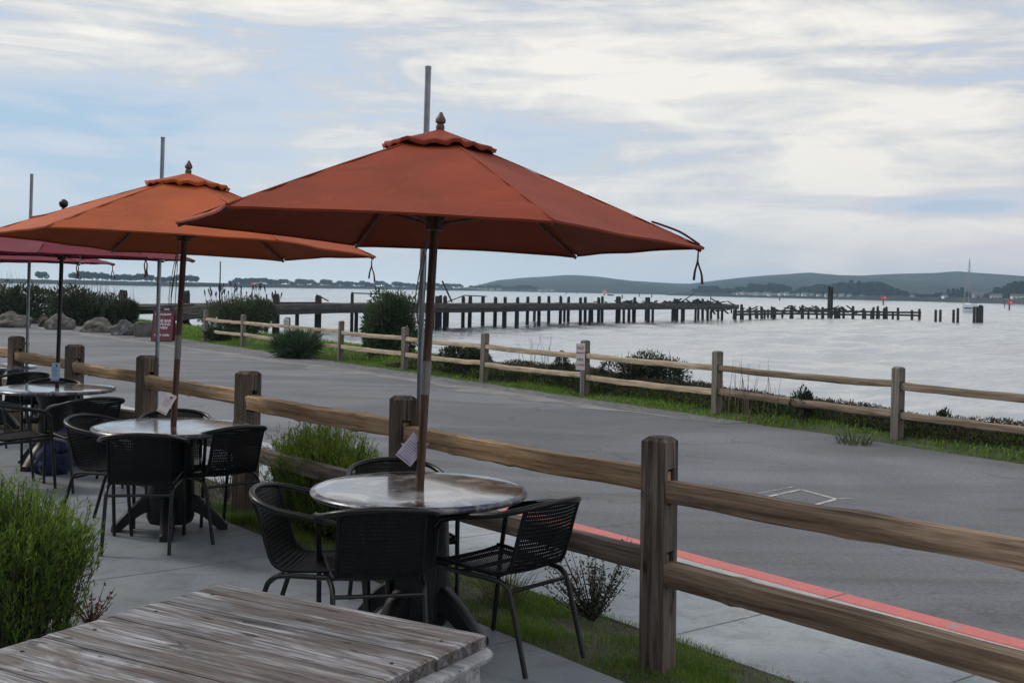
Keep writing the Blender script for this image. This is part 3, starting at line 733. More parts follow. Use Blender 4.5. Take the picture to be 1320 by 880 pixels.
# ------------------------------------------------------------------ round tables
TR = .55
def make_table(label):
    t = thing('round_table', label, 'table', (0, 0, 0), 0, 'round patio tables with parasol holes')
    prof = [(.0, .702), (.50, .702), (TR-.012, .706), (TR-.002, .715), (TR, .724), (TR-.006, .733), (TR-.02, .738)]
    MB().lathe(prof, 96).build('table_rim', M['rim'], t, smooth='auto')
    MB().lathe([(TR-.0195, .7375), (TR-.035, .7385), (TR-.05, .7408), (.36, .7410), (.03, .7410)], 96).build('tabletop', M['laminate'], t, smooth='auto')
    mb = MB(); mb.lathe([(.19, .66), (.20, .70), (.0, .7015)], 16); mb.lathe([(.15, .06), (.165, .10), (.160, .35), (.150, .58), (.185, .665)], 12); mb.build('column', M['pedestal'], t, smooth='auto')
    for k in range(4):
        a = k*PI/2+.0; vs = []; fs = []
        path = spline([(.10, .26), (.19, .22), (.29, .13), (.365, .045), (.395, .0)], 4); n = len(path)
        for i, q in enumerate(path):
            u = i/(n-1); w = .052-.012*u; hgt = .11-.05*u
            x, z = q.x, q.y
            for (dy, dz) in ((-w, 0), (-w*.7, .0), (w*.7, .0), (w, 0)): pass
            top = z+.02; bot = max(0, z-hgt+.0)
            if u > .75: bot = 0; top = max(.045, z+.02)
            vs += [(x, -w, bot), (x, w, bot), (x, w, top-.018), (x, w*.6, top), (x, -w*.6, top), (x, -w, top-.018)]
        for i in range(n-1):
            for j in range(6): fs.append((i*6+j, i*6+(j+1) % 6, (i+1)*6+(j+1) % 6, (i+1)*6+j))
        fs += [(5, 4, 3, 2, 1, 0), tuple((n-1)*6+j for j in range(6))]
        o = MB().add(vs, fs).build('foot', M['pedestal'], t, smooth='auto', rot=(0, 0, a))
    return t
T1 = at(541, 628, z=.741); T2 = at(222, 548, z=.741); T3 = at(72, 499, z=.741); T4 = T3+(T3-T2)*.96
print('tables', T1, T2, T3, T4)
tl = ['round mottled table under the front terracotta umbrella, nearest the camera', 'round grey table under the second orange umbrella, with a leaning flyer',
      'round grey table at the black umbrella pole with a blue flyer', 'round table at the far left end of the patio, cut by the picture edge']
tab0 = make_table(tl[0]); TT = [T1, T2, T3, T4]; rots = [R(-28), R(12), R(-20), R(0)]
for i, P in enumerate(TT):
    o = tab0 if i == 0 else copy_tree(tab0, label=tl[i])
    o.location = (P.x, P.y, 0); o.rotation_euler.z = rots[i]

# ------------------------------------------------------------------ chairs
def make_chair(label):
    t = thing('wicker_chair', label, 'chair', (0, 0, 0), 0, 'black wicker armchairs round the patio tables')
    # bow: arms and back rail in one tube
    half = [(.246, .225, .60), (.255, .175, .648), (.268, .09, .672), (.276, -.03, .697), (.264, -.16, .717), (.222, -.265, .745), (.13, -.325, .766), (0, -.345, .775)]
    pts = half+[(-x, y, z) for x, y, z in half[-2::-1]]
    MB().tube(spline(pts, 5), .0145, 10).build('arm_rail', M['black_metal'], t, smooth='auto')
    for s in (1, -1):
        MB().tube(spline([(s*.232, .285, 0), (s*.238, .262, .25), (s*.240, .246, .42), (s*.245, .23, .55), (s*.247, .222, .615)], 4), .0125, 9).build('leg', M['black_metal'], t, smooth='auto')
        MB().tube(spline([(s*.228, .235, .415), (s*.222, .05, .41), (s*.212, -.13, .408), (s*.207, -.20, .385), (s*.207, -.235, .31), (s*.210, -.33, 0)], 5), .0125, 9).build('leg', M['black_metal'], t, smooth='auto')
    for yy, zz, ww in ((-.215, .365, .207), (.23, .412, .232), (.10, .405, .225)): MB().tube([(-ww, yy, zz), (ww, yy, zz)], .010, 8).build('stretcher', M['black_metal'], t, smooth='auto')
    # woven shell
    prof = spline([(.262, .425, 0), (.245, .448, 0), (.10, .440, 0), (-.06, .430, 0), (-.15, .432, 0), (-.205, .465, 0), (-.240, .54, 0), (-.285, .66, 0), (-.328, .765, 0)], 12)
    # resample by arc length
    seg = [0]
    for a, b_ in zip(prof, prof[1:]): seg.append(seg[-1]+(b_-a).length)
    Ltot = seg[-1]
    def pr(s):
        s = min(max(s, 0), Ltot-1e-6)
        for i in range(len(seg)-1):
            if seg[i+1] >= s:
                k = (s-seg[i])/(seg[i+1]-seg[i]); p = prof[i].lerp(prof[i+1], k); d = (prof[i+1]-prof[i]).normalized(); return p, d
    hw = lambda s: .222-.030*min(1, s/Ltot*1.6)
    def pt(u, s, off):
        p, d = pr(s); nrm = Vector((-d.y, d.x, 0)); dish = -.012*(1-u*u)
        q = p+nrm*(-(off)+dish*(-1)); w = hw(s)
        bk = max(0, (s/Ltot-.55)/.45)
        return Vector((u*w, q.x-(-.0)+.03*u*u*bk*1.0, q.y))
    def weave(s0, s1, name, dsp, nu, ws, wu):
        mb = MB(); S = np.arange(s0, s1, dsp)
        for i, s in enumerate(S):                      # weft
            vs = []; K = nu*2
            for k in range(K+1):
                u = -1+2*k/K; off = .0016*math.sin(PI*(k+.0)+PI*i+PI/2)
                vs += [pt(u, s-ws/2, off), pt(u, s+ws/2, off)]
            mb.add(vs, [(2*k, 2*k+2, 2*k+3, 2*k+1) for k in range(K)])
        for j in range(nu+1):                          # warp
            u = -1+2*j/nu; vs = []
            for i, s in enumerate(S):
                off = -.0016*math.cos(PI*(2*j)+PI*i); w = wu/2/hw(s)
                vs += [pt(u-w, s, off), pt(u+w, s, off)]
            mb.add(vs, [(2*k, 2*k+1, 2*k+3, 2*k+2) for k in range(len(S)-1)])
        return mb.build(name, M['wicker'], t)
    weave(0.0, Ltot*.50, 'seat', .0085, 34, .0062, .0065)
    weave(Ltot*.50, Ltot, 'backrest', .0105, 30, .0088, .0092)
    mb = MB()
    for s in (-1, 1):
        mb.tube([pt(s*1.0, Ltot*k/30, 0) for k in range(31)], .0095, 7)
    mb.tube([pt(-1+2*k/8, .005, 0) for k in range(9)], .0095, 7)
    mb.build('shell_edge', M['wicker'], t, smooth='auto')
    return t
ch0 = None
def chair(rx, ry, fx, fy, label):
    "rx, ry: middle of the back feet; fx, fy: facing"
    global ch0
    f = Vector((fx, fy, 0)).normalized()
    if ch0 is None: ch0 = make_chair(label); o = ch0
    else: o = copy_tree(ch0, label=label)
    o.location = (rx+f.x*.33, ry+f.y*.33, 0); o.rotation_euler = (0, 0, math.atan2(f.y, f.x)-PI/2); return o
def gp(px, py): p = at(px, py, z=0); return p
# feet measured on the ground
c, d = gp(685, 873), gp(745.5, 848); m_ = (c+d)/2; print('C1b', c, d, gp(630.6, 813.5), gp(599, 788))
chair(m_.x, m_.y, -.74, .67, 'black wicker chair at the right of the front table, beside the grass')
chair(-.545, 5.12, -.22, .975, 'black wicker chair behind the plank table with its back to the camera')
chair(-1.20, 5.62, .99, -.10, 'black wicker chair at the left of the front table, mesh back seen from inside')
chair(-.68, 6.60, .33, -.94, 'black wicker chair on the far side of the front table, mostly hidden by it')
c, d = gp(132.5, 716.5), gp(215.5, 715.5); m_ = (c+d)/2; print('C2a', c, d)
chair(m_.x, m_.y, -.16, .98, 'black wicker chair in front of the second table, back to the camera')
c, d = gp(274.5, 701), gp(344, 691); m_ = (c+d)/2; print('C2b', c, d)
chair(m_.x, m_.y, -.70, .71, 'black wicker chair at the right of the second table, by the green bush')
chair(-3.12, 8.42, .96, -.27, 'black wicker chair at the left of the second table, rail gleaming')
chair(-2.55, 8.92, .2, -.98, 'black wicker chair on the far side of the second table, mostly hidden')
chair(-3.42, 9.72, -.66, .75, 'black wicker chair between the second and third tables, low back before a fence post')
chair(-4.42, 9.55, .72, .69, 'black wicker chair at the left picture edge in front of the third table')
chair(-4.50, 11.50, .3, -.95, 'black wicker chair on the far side of the third table under the blue flyer')
chair(-5.05, 12.2, -.66, .75, 'black wicker chair farthest away, beside the leftmost table')

# ------------------------------------------------------------------ umbrellas
def make_umbrella(label, loc, rib_ang, nr, tilt, mc, back=0.0, rim_z=2.03, top_z=2.55, rad=1.37, wood_=True, finial='pear', seed=1, straps=(0,), ropes=True, group='patio umbrellas in a row'):
    t = thing('patio_umbrella', label, 'umbrella', loc, 0, group)
    t.rotation_euler = (-back, tilt, 0)
    mp = M['umb_wood'] if wood_ else M['black_metal']; r_ = random.Random(seed)
    A = [R(rib_ang)+2*PI*k/nr for k in range(nr)]
    r0 = .10
    def prof(u):    # height along a rib, u 0..1; slight arch
        return top_z-.03-(top_z-.03-rim_z)*(u**1.06)-.0*u
    vs = []; fs = []; NU, NSG = 22, 12
    for k in range(nr):
        a0, a1 = A[k], A[(k+1) % nr]+(2*PI if k == nr-1 else 0)
        b0 = len(vs)
        for i in range(NU+1):
            u = r0/rad+(1-r0/rad)*i/NU
            p0 = Vector((math.cos(a0), math.sin(a0), 0))*rad*u; p1 = Vector((math.cos(a1), math.sin(a1), 0))*rad*u
            for j in range(NSG+1):
                s = j/NSG; q = p0.lerp(p1, s); sg = 4*s*(1-s)
                q *= 1-.035*sg*u**3
                z = prof(u)-.012*sg*u*(1.3-u)*2+.004*sg*noise.noise(Vector((q.x*4, q.y*4, seed)))
                z += .012*sg*u**6
                # small pull wrinkles next to the ribs
                z += .006*math.sin(u*34+k*2+2*noise.noise(Vector((u*4, k, seed))))*math.exp(-min(s, 1-s)*16)*u + .010*noise.noise(Vector((s*3.2+k*5, u*2.0, seed*3)))*sg*u
                vs.append((q.x, q.y, z))
        w = NSG+1
        for i in range(NU):
            for j in range(NSG): fs.append((b0+i*w+j, b0+i*w+j+1, b0+(i+1)*w+j+1, b0+(i+1)*w+j))
        # hem
        e = len(vs)
        for j in range(NSG+1):
            x, y, z = vs[b0+NU*w+j]; vs.append((x*.998, y*.998, z-.010))
        for j in range(NSG): fs.append((b0+NU*w+j, b0+NU*w+j+1, e+j+1, e+j))
    cp = MB().add(vs, fs).build('canopy', mc, t, smooth='auto')
    bm = bmesh.new(); bm.from_mesh(cp.data); bmesh.ops.remove_doubles(bm, verts=bm.verts, dist=.0008); bm.to_mesh(cp.data); bm.free()
    for k in range(nr):
        d = Vector((math.cos(A[k]), math.sin(A[k]), 0)); sd = Vector((-d.y, d.x, 0)); vv = []
        for i in range(23):
            q = .17+(.995-.17)*i/22; p = d*rad*q+Vector((0, 0, prof(q)+.0045)); vv += [p-sd*.007-Vector((0, 0, .003)), p, p+sd*.007-Vector((0, 0, .003))]
        sm_ = MB().add(vv, [(3*i+j, 3*i+j+3, 3*i+j+4, 3*i+j+1) for i in range(22) for j in (0, 1)]).build('seam', mc, cp)
    # vent cap
    vs = []; fs = []; RC = .30; NC = nr*10
    for i in range(7):
        u = i/6
        for k in range(NC):
            a = R(rib_ang)+2*PI*k/NC; s = (k % 10)/10; ch = math.cos(PI/nr)/math.cos((s-.5)*2*PI/nr)
            rr = RC*u*(ch*.6+.4); wv = .014*math.sin(a*nr*2.5+seed)*u**3+.012*r_.uniform(-1, 1)*(u == 1)
            z = top_z-.005-(prof(0)-prof(RC/rad))*u*.97+wv*.6+.006*(u**2)-.004*4*s*(1-s)*u
            vs.append((rr*math.cos(a), rr*math.sin(a), z))
    for i in range(6):
        for k in range(NC): fs.append((i*NC+k, i*NC+(k+1) % NC, (i+1)*NC+(k+1) % NC, (i+1)*NC+k))
    e = len(vs)
    for k in range(NC): x, y, z = vs[6*NC+k]; vs.append((x*.97, y*.97, z-.018))
    for k in range(NC): fs.append((6*NC+k, 6*NC+(k+1) % NC, e+(k+1) % NC, e+k))
    v_ = MB().add(vs, fs).build('vent_cap', mc, cp, smooth=True)
    # pole
    if wood_:
        MB().tube([(0, 0, .30), (0, 0, 1.21)], .0215, 16).build('pole', mp, t, smooth='auto')
        MB().tube([(0, 0, 1.2102), (0, 0, 1.38)], .0235, 16).build('pole_sleeve', M['sleeve'], t, smooth='auto')
        MB().tube([(0, 0, 1.3802), (0, 0, top_z)], .0215, 16).build('pole', mp, t, smooth='auto')
        hub = MB(); hub.lathe([(.022, 2.045), (.048, 2.05), (.052, 2.085), (.048, 2.12), (.022, 2.125)], 16); hub.build('runner_hub', mp, t, smooth='auto'); zh = 2.085
    else:
        MB().tube([(0, 0, .30), (0, 0, top_z)], .019, 14).build('pole', mp, t, smooth='auto')
        hub = MB(); hub.lathe([(.019, 1.94), (.04, 1.945), (.042, 2.01), (.019, 2.015)], 16); hub.build('runner_hub', mp, t, smooth='auto'); zh = 1.98
    MB().lathe([(.022, top_z-.09), (.05, top_z-.085), (.05, top_z-.045), (.022, top_z-.04)], 16).build('top_hub', mp, t, smooth='auto')
    for k in range(nr):
        d = Vector((math.cos(A[k]), math.sin(A[k]), 0))
        P = [d*(.04+(rad-.055)*i/10)+Vector((0, 0, prof((.04+(rad-.055)*i/10)/rad)-.020)) for i in range(11)]
        rb = MB().tube(P, .010, 6).build('rib', mp, t, smooth='auto')
        uu = .56; e = d*rad*uu+Vector((0, 0, prof(uu)-.032))
        MB().tube([d*.045+Vector((0, 0, zh)), e], .008, 6).build('strut', M['finial'] if wood_ else mp, t, smooth='auto')
    if finial == 'pear':
        MB().lathe([(r_q, top_z-.005+z_q*.68) for r_q, z_q in ((.0, .128), (.008, .125), (.011, .11), (.020, .09), (.027, .068), (.026, .048), (.015, .036), (.021, .028), (.023, .005), (.0, 0))], 18).build('finial', M['finial'], t, smooth='auto')
    else:
        MB().lathe([(.0001, top_z+.10)]+[(.042*math.sin(PI*i/12), top_z+.055+.042*math.cos(PI*i/12)) for i in range(1, 12)]+[(.016, top_z+.012), (.02, top_z-.01)], 18).build('finial', M['black_metal'], t, smooth='auto')
    for k in straps:
        d = Vector((math.cos(A[k]), math.sin(A[k]), 0)); sd = Vector((-d.y, d.x, 0)); b = d*(rad-.03)+Vector((0, 0, rim_z-.012))
        mb = MB()
        for q, (dx, L) in enumerate(((-.008, .17), (.012, .15))):
            pts = spline([b, b+sd*dx*1.5+Vector((0, 0, -L*.35)), b+sd*dx*2+d*(.02-.03*q)+Vector((0, 0, -L*.7)), b+sd*dx*3+d*(.02-.03*q)*1.3+Vector((0, 0, -L))], 5)
            n = len(pts); vs = []
            for i, p in enumerate(pts):
                w = .0045+.004*(i/(n-1)); w2 = sd*.6+d*.8
                vs += [p-w2*w, p+w2*w]
            mb.add(vs, [(2*i, 2*i+1, 2*i+3, 2*i+2) for i in range(n-1)])
            mb.tube(pts, .0032, 5)
        mb.build('tie_strap', M['strap'], t)
    if ropes:
        mb = MB()
        for q in range(2):
            x = -.03-.014*q
            mb.tube(spline([(-.045, -.02, 2.08), (x, -.032, 1.85), (x-.015*q, -.034, 1.6+.03*q), (x-.004, -.03, 1.52+.04*q)], 6), .0028, 5)
            mb.tube(spline([(x-.004, -.03, 1.52+.04*q), (x-.03, -.03, 1.60), (x-.028, -.03, 1.74), (x+.005, -.026, 2.0)], 6), .0028, 5)
        mb.build('pull_cord', M['rope'], t)
    return t
U1 = make_umbrella('terracotta hexagonal umbrella with wooden pole over the front table, nearest the camera', (T1.x-.027, T1.y, 0), -5.5, 6, R(2.0), M['terracotta'], back=R(1.6), rim_z=2.025, top_z=2.575, straps=(0,), seed=1)
U2 = make_umbrella('orange hexagonal umbrella with wooden pole over the second table', (T2.x-.02, T2.y, 0), 10, 6, R(1.6), M['terracotta2'], back=R(2.2), rim_z=2.02, top_z=2.55, straps=(0,), seed=2)
U3 = make_umbrella('burgundy umbrella with black metal pole and round ball finial', (T3.x, T3.y, 0), 12, 8, R(.9), M['burgundy'], rad=1.22, rim_z=1.985, top_z=2.42, wood_=False, finial='ball', straps=(5, 7), seed=3, ropes=False)
U4 = make_umbrella('burgundy umbrella mostly outside the left picture edge', (T4.x, T4.y, 0), 20, 8, R(.5), M['burgundy'], rim_z=1.97, top_z=2.36, wood_=False, finial='ball', straps=(0, 7), seed=4, ropes=False)
# loop of strap lying on the front canopy near its right tip
d = Vector((math.cos(R(-5.5)), math.sin(R(-5.5)), 0))
z = lambda q: 2.545-(2.545-2.025)*q**1.06
pts = spline([d*1.10+Vector((0, 0, z(.80)+.01)), d*1.16+Vector((0, 0, z(.85)+.020)), d*1.25+Vector((0, 0, z(.91)+.022)), d*1.345+Vector((0, 0, z(.98)+.004))], 5)
MB().tube(pts, .006, 5).build('strap_loop', M['strap'], U1)
def flyer(loc, rot, w, h, mp, mi, label, lines, sleeve=True):
    t = thing('menu_flyer', label, 'flyer', loc); t.rotation_euler = rot
    MB().box((0, 0, 0), (w, .002, h)).build('sheet', mp, t)
    mb = MB(); r_ = random.Random(4)
    for i in range(lines): 
        lw = w*(.55+.25*r_.random()); mb.box((-w*.38+lw/2, -.0019, h*.20-i*h*.085), (lw, .0008, h*.018))
    mb.box((0, -.0019, -h*.44), (w*.95, .0008, h*.025)); mb.box((w*.1, -.0019, h*.33), (w*.22, .0008, h*.12)); mb.build('print', mi, t)
    MB().tube([(w*.3, -.003, h*.46), (w*.42, -.01, h*.52), (w*.5, -.02, h*.5)], .0015, 5).build('string', M['paper'], t)
    return t
p = at(531, 579, Y=T1.y+.035)
flyer(p, (R(-6), R(38), R(4)), .098, .145, M['paper'], M['ink'], 'lilac printed flyer hanging tilted on the front umbrella pole', 8)
p = at(215, 520, Y=T2.y-.03)
flyer(p, (R(-25), R(18), R(-25)), .09, .15, M['white_plastic'], M['ink_blue'], 'curled white flyer hanging on the second umbrella pole', 5)
p = at(71.5, 479, Y=T3.y-.03)
flyer(p, (0, R(4), R(8)), .075, .17, M['paper_blue'], M['ink_blue'], 'blue and white flyer hanging on the black umbrella pole', 6)

# ------------------------------------------------------------------ plank table in the foreground
zt = .765
cA = at(286.5, 749.5, z=zt); cB = at(627.5, 816, z=zt); print('picnic', cA, cB, (cB-cA).length)
u = (cB-cA).normalized(); v = Vector((u.y, -u.x, 0)); Lp = (cB-cA).length
pt_ = thing('plank_table', 'weathered grey plank top table filling the bottom left corner of the picture', 'table', (cA.x, cA.y, 0), math.atan2(u.y, u.x))
y = 0
for i, w in enumerate((.255, .215, .24, .235, .25, .24)):
    mb = MB(); bm = bmesh.new(); bmesh.ops.create_grid(bm, x_segments=40, y_segments=6, size=.5)
    r_ = random.Random(i+3); dx = r_.uniform(-.008, .008) if i else 0
    gap = .005
    top = [(v_.co.x, v_.co.y) for v_ in bm.verts]; bm.free()
    nx, ny = 60, 8; vs = []; fs = []
    for a in range(nx+1):
        for b_ in range(ny+1):
            X = Lp*a/nx+dx; Yv = -(y+gap/2+(w-gap)*b_/ny)
            ed = min(b_, ny-b_)/ny; ez = -.004 if ed == 0 else 0; ex = -.004 if a in (0, nx) else 0
            if b_ == 0: Yv += .0015*noise.noise(Vector((X*5, i, 0)))
            z_ = zt+ez+ex+.0022*noise.noise(Vector((X*2, i*3, 1)))-.0018*(1-(2*b_/ny-1)**2)
            vs.append((X, Yv, z_))
    n = len(vs); k = ny+1
    for a in range(nx):
        for b_ in range(ny): fs.append((a*k+b_, a*k+b_+1, (a+1)*k+b_+1, (a+1)*k+b_))
    rim = [a*k for a in range(nx+1)]+[nx*k+b_ for b_ in range(1, ny+1)]+[a*k+ny for a in range(nx-1, -1, -1)]+[b_ for b_ in range(ny-1, 0, -1)]
    for q in rim: x_, y_, z_ = vs[q]; vs.append((x_, y_, zt-.04))
    for q in range(len(rim)): q2 = (q+1) % len(rim); fs.append((rim[q], rim[q2], n+q2, n+q))
    fs.append(tuple(n+q for q in range(len(rim))))
    o = MB().add(vs, fs).build('plank', M['plank'], pt_)
    bm = bmesh.new(); bm.from_mesh(o.data); bmesh.ops.recalc_face_normals(bm, faces=bm.faces); bm.to_mesh(o.data); bm.free()
    # every plank gets its own stretch of grain
    o.data.transform(Matrix.Translation((-i*3.7, 0, 0))); o.location.x = i*3.7
    for q in range(2):
        MB().lathe([(.0, .0008), (.005, .0008), (.006, -.001)], 10, (Lp*(.08 if q else .93), -(y+w*.5), zt-.0005)).build('screw', M['black_metal'], pt_)
    y += w
Wt = y
mb = MB(); rr_ = .03
# rounded crate body under the planks, its rim standing a little outside
def rrect(x0, x1, y0, y1, r, z, n=5):
    out = []
    for cx, cy, a0 in ((x1-r, y1-r, 0), (x0+r, y1-r, 90), (x0+r, y0+r, 180), (x1-r, y0+r, 270)):
        for i in range(n+1): a = R(a0+90*i/n); out.append((cx+r*math.cos(a), cy+r*math.sin(a), z))
    return out
lv = [(.0, .0, .08), (.004, .0, .60), (.0, .0, .695), (.022, .0, .70), (.030, .0, .705), (.032, .0, .716), (.028, .0, .7235), (-.01, 0, .7245)]
vs = []; fs = []
for o_, _, z_ in lv: vs += rrect(-.012-o_, Lp+.010+o_, -Wt-.01-o_, .010+o_-.03, .045+o_*.5, z_)
k = len(vs)//len(lv)
for i in range(len(lv)-1):
    for j in range(k): fs.append((i*k+j, i*k+(j+1) % k, (i+1)*k+(j+1) % k, (i+1)*k+j))
fs.append(tuple(range(k-1, -1, -1))); fs.append(tuple((len(lv)-1)*k+j for j in range(k)))
MB().add(vs, fs).build('crate_body', M['crate'], pt_, smooth='auto')
for q in range(2):
    mb = MB()
    for zz in (.30, .50): mb.cbox((Lp+.022, -Wt/2, zz+.0), (.006, Wt*.9, .012), .002)
    mb.build('batten', M['joint'], pt_) if q == 0 else None
for sx in (.06, Lp-.06):
    for sy in (-.08, -Wt+.06): MB().cbox((sx, sy, .041), (.07, .07, .08), .004).build('foot', M['crate'], pt_)

# unseen building added behind the camera to shade the patio
tb = thing('added_shade_building', 'grey boarded building added unseen behind the viewer to shade the patio', 'building', ln(0, -3.0), math.atan2(E.y, E.x))
MB().box((-7, -2.5, 1.7), (34, 5, 3.4)).build('wall', simple('shade_building_boards', (.10, .10, .10), .8), tb)
MB().add([(-24.6, 1.0, 3.1), (10.6, 1.0, 3.1), (10.6, -5.6, 3.4), (-24.6, -5.6, 3.4), (-24.6, -2.4, 5.0), (10.6, -2.4, 5.0)], [(0, 1, 5, 4), (2, 3, 4, 5), (1, 2, 5), (3, 0, 4), (3, 2, 1, 0)]).build('roof', M['roof'], tb)
for k in range(8): w_ = MB().box((-22+k*4, .03, 1.6), (1.8, .07, 1.3)).build('window', M['window'], tb)
MB().box((1, .03, 1.05), (1.0, .07, 2.1)).build('door', M['maroon'], tb)

# blue bag under the third table
bg = at(62, 610, z=0)
t = thing('cloth_bag', 'blue cloth bag slumped on the concrete under the third table', 'bag', (bg.x+.03, bg.y, 0))
def blob(rx, ry, rz, amp, seed, sub=4, f=2.2):
    bm = bmesh.new(); bmesh.ops.create_icosphere(bm, subdivisions=sub, radius=1)
    vs = []
    for v_ in bm.verts:
        p = v_.co; k_ = 1+amp*noise.noise(p*f+Vector((seed, 0, 0)))+amp*.4*noise.noise(p*f*2.7+Vector((0, seed, 0)))
        q = Vector((p.x*rx*k_, p.y*ry*k_, p.z*rz*k_)); q.z = max(q.z, -rz*.55); vs.append(q)
    bm.verts.index_update(); fs = [[v_.index for v_ in f_.verts] for f_ in bm.faces]; bm.free(); return vs, fs
vs, fs = blob(.16, .14, .17, .35, 3); MB().add([q+Vector((0, 0, .09)) for q in vs], fs).build('bag_body', M['bag'], t, smooth=True)
vs, fs = blob(.07, .06, .13, .35, 8); MB().add([q+Vector((.10, -.03, .27)) for q in vs], fs).build('bag_flap', M['bag2'], t, smooth=True)
MB().tube(spline([(.02, 0, .22), (.05, -.02, .34), (.10, -.02, .36), (.14, 0, .28)], 5), .008, 6).build('handle', M['bag'], t, smooth=True)

# ------------------------------------------------------------------ plants near the patio
rosemary('rosemary_bush', 'bright green feathery bush at the left edge in front of the tables', (at(2, 832, z=0).x, at(2, 832, z=0).y, 0), .40, .40, .75, 1800, M['fol_rosemary'], seed=3, needle=.036, lean=.12)
P_ = ln(0, 0); q = at(402, 640, z=-.1); q = Vector((-1.36, 8.62, -.09))
rosemary('rosemary_bush', 'green lavender like bush growing through the near fence behind the front table', q, .74, .32, .80, 1500, M['fol_rose2'], rz=math.atan2(E.y, E.x), seed=5, needle=.040, lean=.1)
def twiggy(name, label, loc, r, h, nb, m, leaf=.02, seed=2, cat='shrub', buds=True, per=26):
    t = thing(name, label, cat, loc); r_ = random.Random(seed); mb = MB(); P = []; D = []
    for i in range(nb):
        a = r_.random()*2*PI; q = r*(.35+.65*r_.random()); e = Vector((q*math.cos(a), q*math.sin(a), h*(.35+.65*r_.random())))
        mid = e*.5+Vector((0, 0, -.04*h)); pp = spline([(0, 0, -.02), mid, e], 5); mb.tube(pp, [.0045-.0035*k_/(len(pp)-1) for k_ in range(len(pp))], 4, False)
        for k_ in range(per):
            s = .25+.75*r_.random(); o = pp[min(len(pp)-1, int(s*(len(pp)-1)))]+Vector((r_.gauss(0, .012), r_.gauss(0, .012), r_.gauss(0, .012)))
            dd = Vector((r_.gauss(0, 1), r_.gauss(0, 1), r_.gauss(.6, .8))); P.append(o); D.append(dd)
    mb.build('stem', M['stem'], t); link('foliage', leaves_mesh('foliage', P, D, leaf*(.7+.6*rng.random(len(P))), leaf*.4, m), m, t); return t
q = at(765, 800, z=-.1); twiggy('twiggy_shrub', 'small dark twiggy shrub in the grass between the fence and the right chair', (q.x, q.y, -.08), .36, .46, 46, M['fol_twig'], leaf=.026, seed=4)
q = at(118, 800, z=.0); twiggy('sprig_plant', 'small reddish leafed sprig behind the plank table', (q.x, q.y, 0), .16, .19, 16, M['fol_red'], leaf=.028, seed=6, cat='plant', per=9)
q = at(82, 815, z=.0); twiggy('sprig_plant', 'small orange red sprig at the foot of the left bush', (q.x, q.y, 0), .09, .17, 10, M['fol_red'], leaf=.024, seed=9, cat='plant', per=9)
def strip_pt(t_, n_): return Vector((*ln(t_, n_).to_tuple()[:2], soil_z(n_, t_)))
for i, (t_, n_, lab) in enumerate(((-5.30, 4.1, 'tuft of dry arching grass behind the right chair'), (-5.75, 3.95, 'smaller dry grass tuft beyond the front table'))):
    blade_clump('grass_tuft', lab, 'grass tuft', strip_pt(t_, n_), .10, .34 if i == 0 else .26, 130, .005, M['grass_dry'], .9, seed=i+2)
for i, (t_, n_, h) in enumerate(((-9.3, 4.2, .5), (-10.7, 4.0, .55), (-11.6, 4.3, .45), (-12.9, 4.1, .5), (-14.6, 4.2, .55))):
    q = strip_pt(t_, n_); twiggy('weed', ['thin dark weed by the second steel pole', 'thin dark weed between fence posts behind the second table', 'thin weed stalks left of the second steel pole', 'thin weed stalks beyond the third fence post', 'thin weed stalks near the third steel pole'][i], q, .22, h, 12, M['fol_twig'], leaf=.022, seed=20+i, cat='weed', per=7)
# near grass
def soil_pts(n, t0, t1, dens=lambda t, n_: 1):
    out = []
    while len(out) < n:
        t_ = random.uniform(t0, t1); n_ = random.uniform(3.64, 4.64)
        if random.random() < dens(t_, n_): out.append(strip_pt(t_, n_))
    return out
P = soil_pts(42000, -9, -2.0, lambda t_, n_: .10+.90*max(0, min(1, .6+2.4*noise.noise(Vector((t_*2.2, n_*2.6, 0))))))
hb = np.array([.014+.050*max(0, .4+1.2*noise.noise(Vector((p.x*1.8, p.y*1.8, 4)))) for p in P])*(.6+.8*rng.random(len(P)))
tag(link('near_grass', blades_mesh('near_grass', P, hb, .0032, M['grass_near'], .7), M['grass_near']), 'short green grass in the strip between patio and sidewalk', 'grass', kind='stuff')
P = soil_pts(5000, -9, -2.0)
tag(link('dead_grass', blades_mesh('dead_grass', P, .03*(.5+rng.random(len(P))), .0035, M['grass_dry'], 1.4), M['grass_dry']), 'dead yellow blades lying among the short grass by the patio', 'grass', kind='stuff')
P = soil_pts(9000, -26, -9)
tag(link('near_grass', blades_mesh('near_grass', P, .05*(.5+rng.random(len(P))), .006, M['grass_dry'], .6), M['grass_dry']), 'sparse dry grass farther along the strip behind the left tables', 'grass', kind='stuff')
# grass along the far fence
def far_pts(n, a0, a1, s0, s1):
    a = a0+(a1-a0)*rng.random(n); s = s0+(s1-s0)*rng.random(n); return [lf(x, y_, gz(x, y_)) for x, y_ in zip(a, s)], a, s
A0 = lambda p: (p-MF*CF).dot(DF)
print('fence a range', A0(FP[0]), A0(FP[-1]))
P, a, s = far_pts(70000, -4, 62, -.42, .42); k_ = (a < 20) | (rng.random(len(a)) < .5); P = [p for p, q in zip(P, k_) if q]; a, s = a[k_], s[k_]
hb = (.035+.06*rng.random(len(P)))*np.where(s < -.3, .7, 1)*np.where(a < 12, .8, 1.1)
tag(link('far_grass', blades_mesh('far_grass', P, hb, .014, M['grass'], .7), M['grass']), 'bright green grass verge along the far fence', 'grass', kind='stuff')
P, a, s = far_pts(30000, 17, 62, .3, 5.2)
tag(link('far_grass', blades_mesh('far_grass', P, .12+.08*rng.random(len(P)), .022, M['grass'], .7), M['grass']), 'green grass on the bank between the far fence and the pier', 'grass', kind='stuff')
P = []; H = []
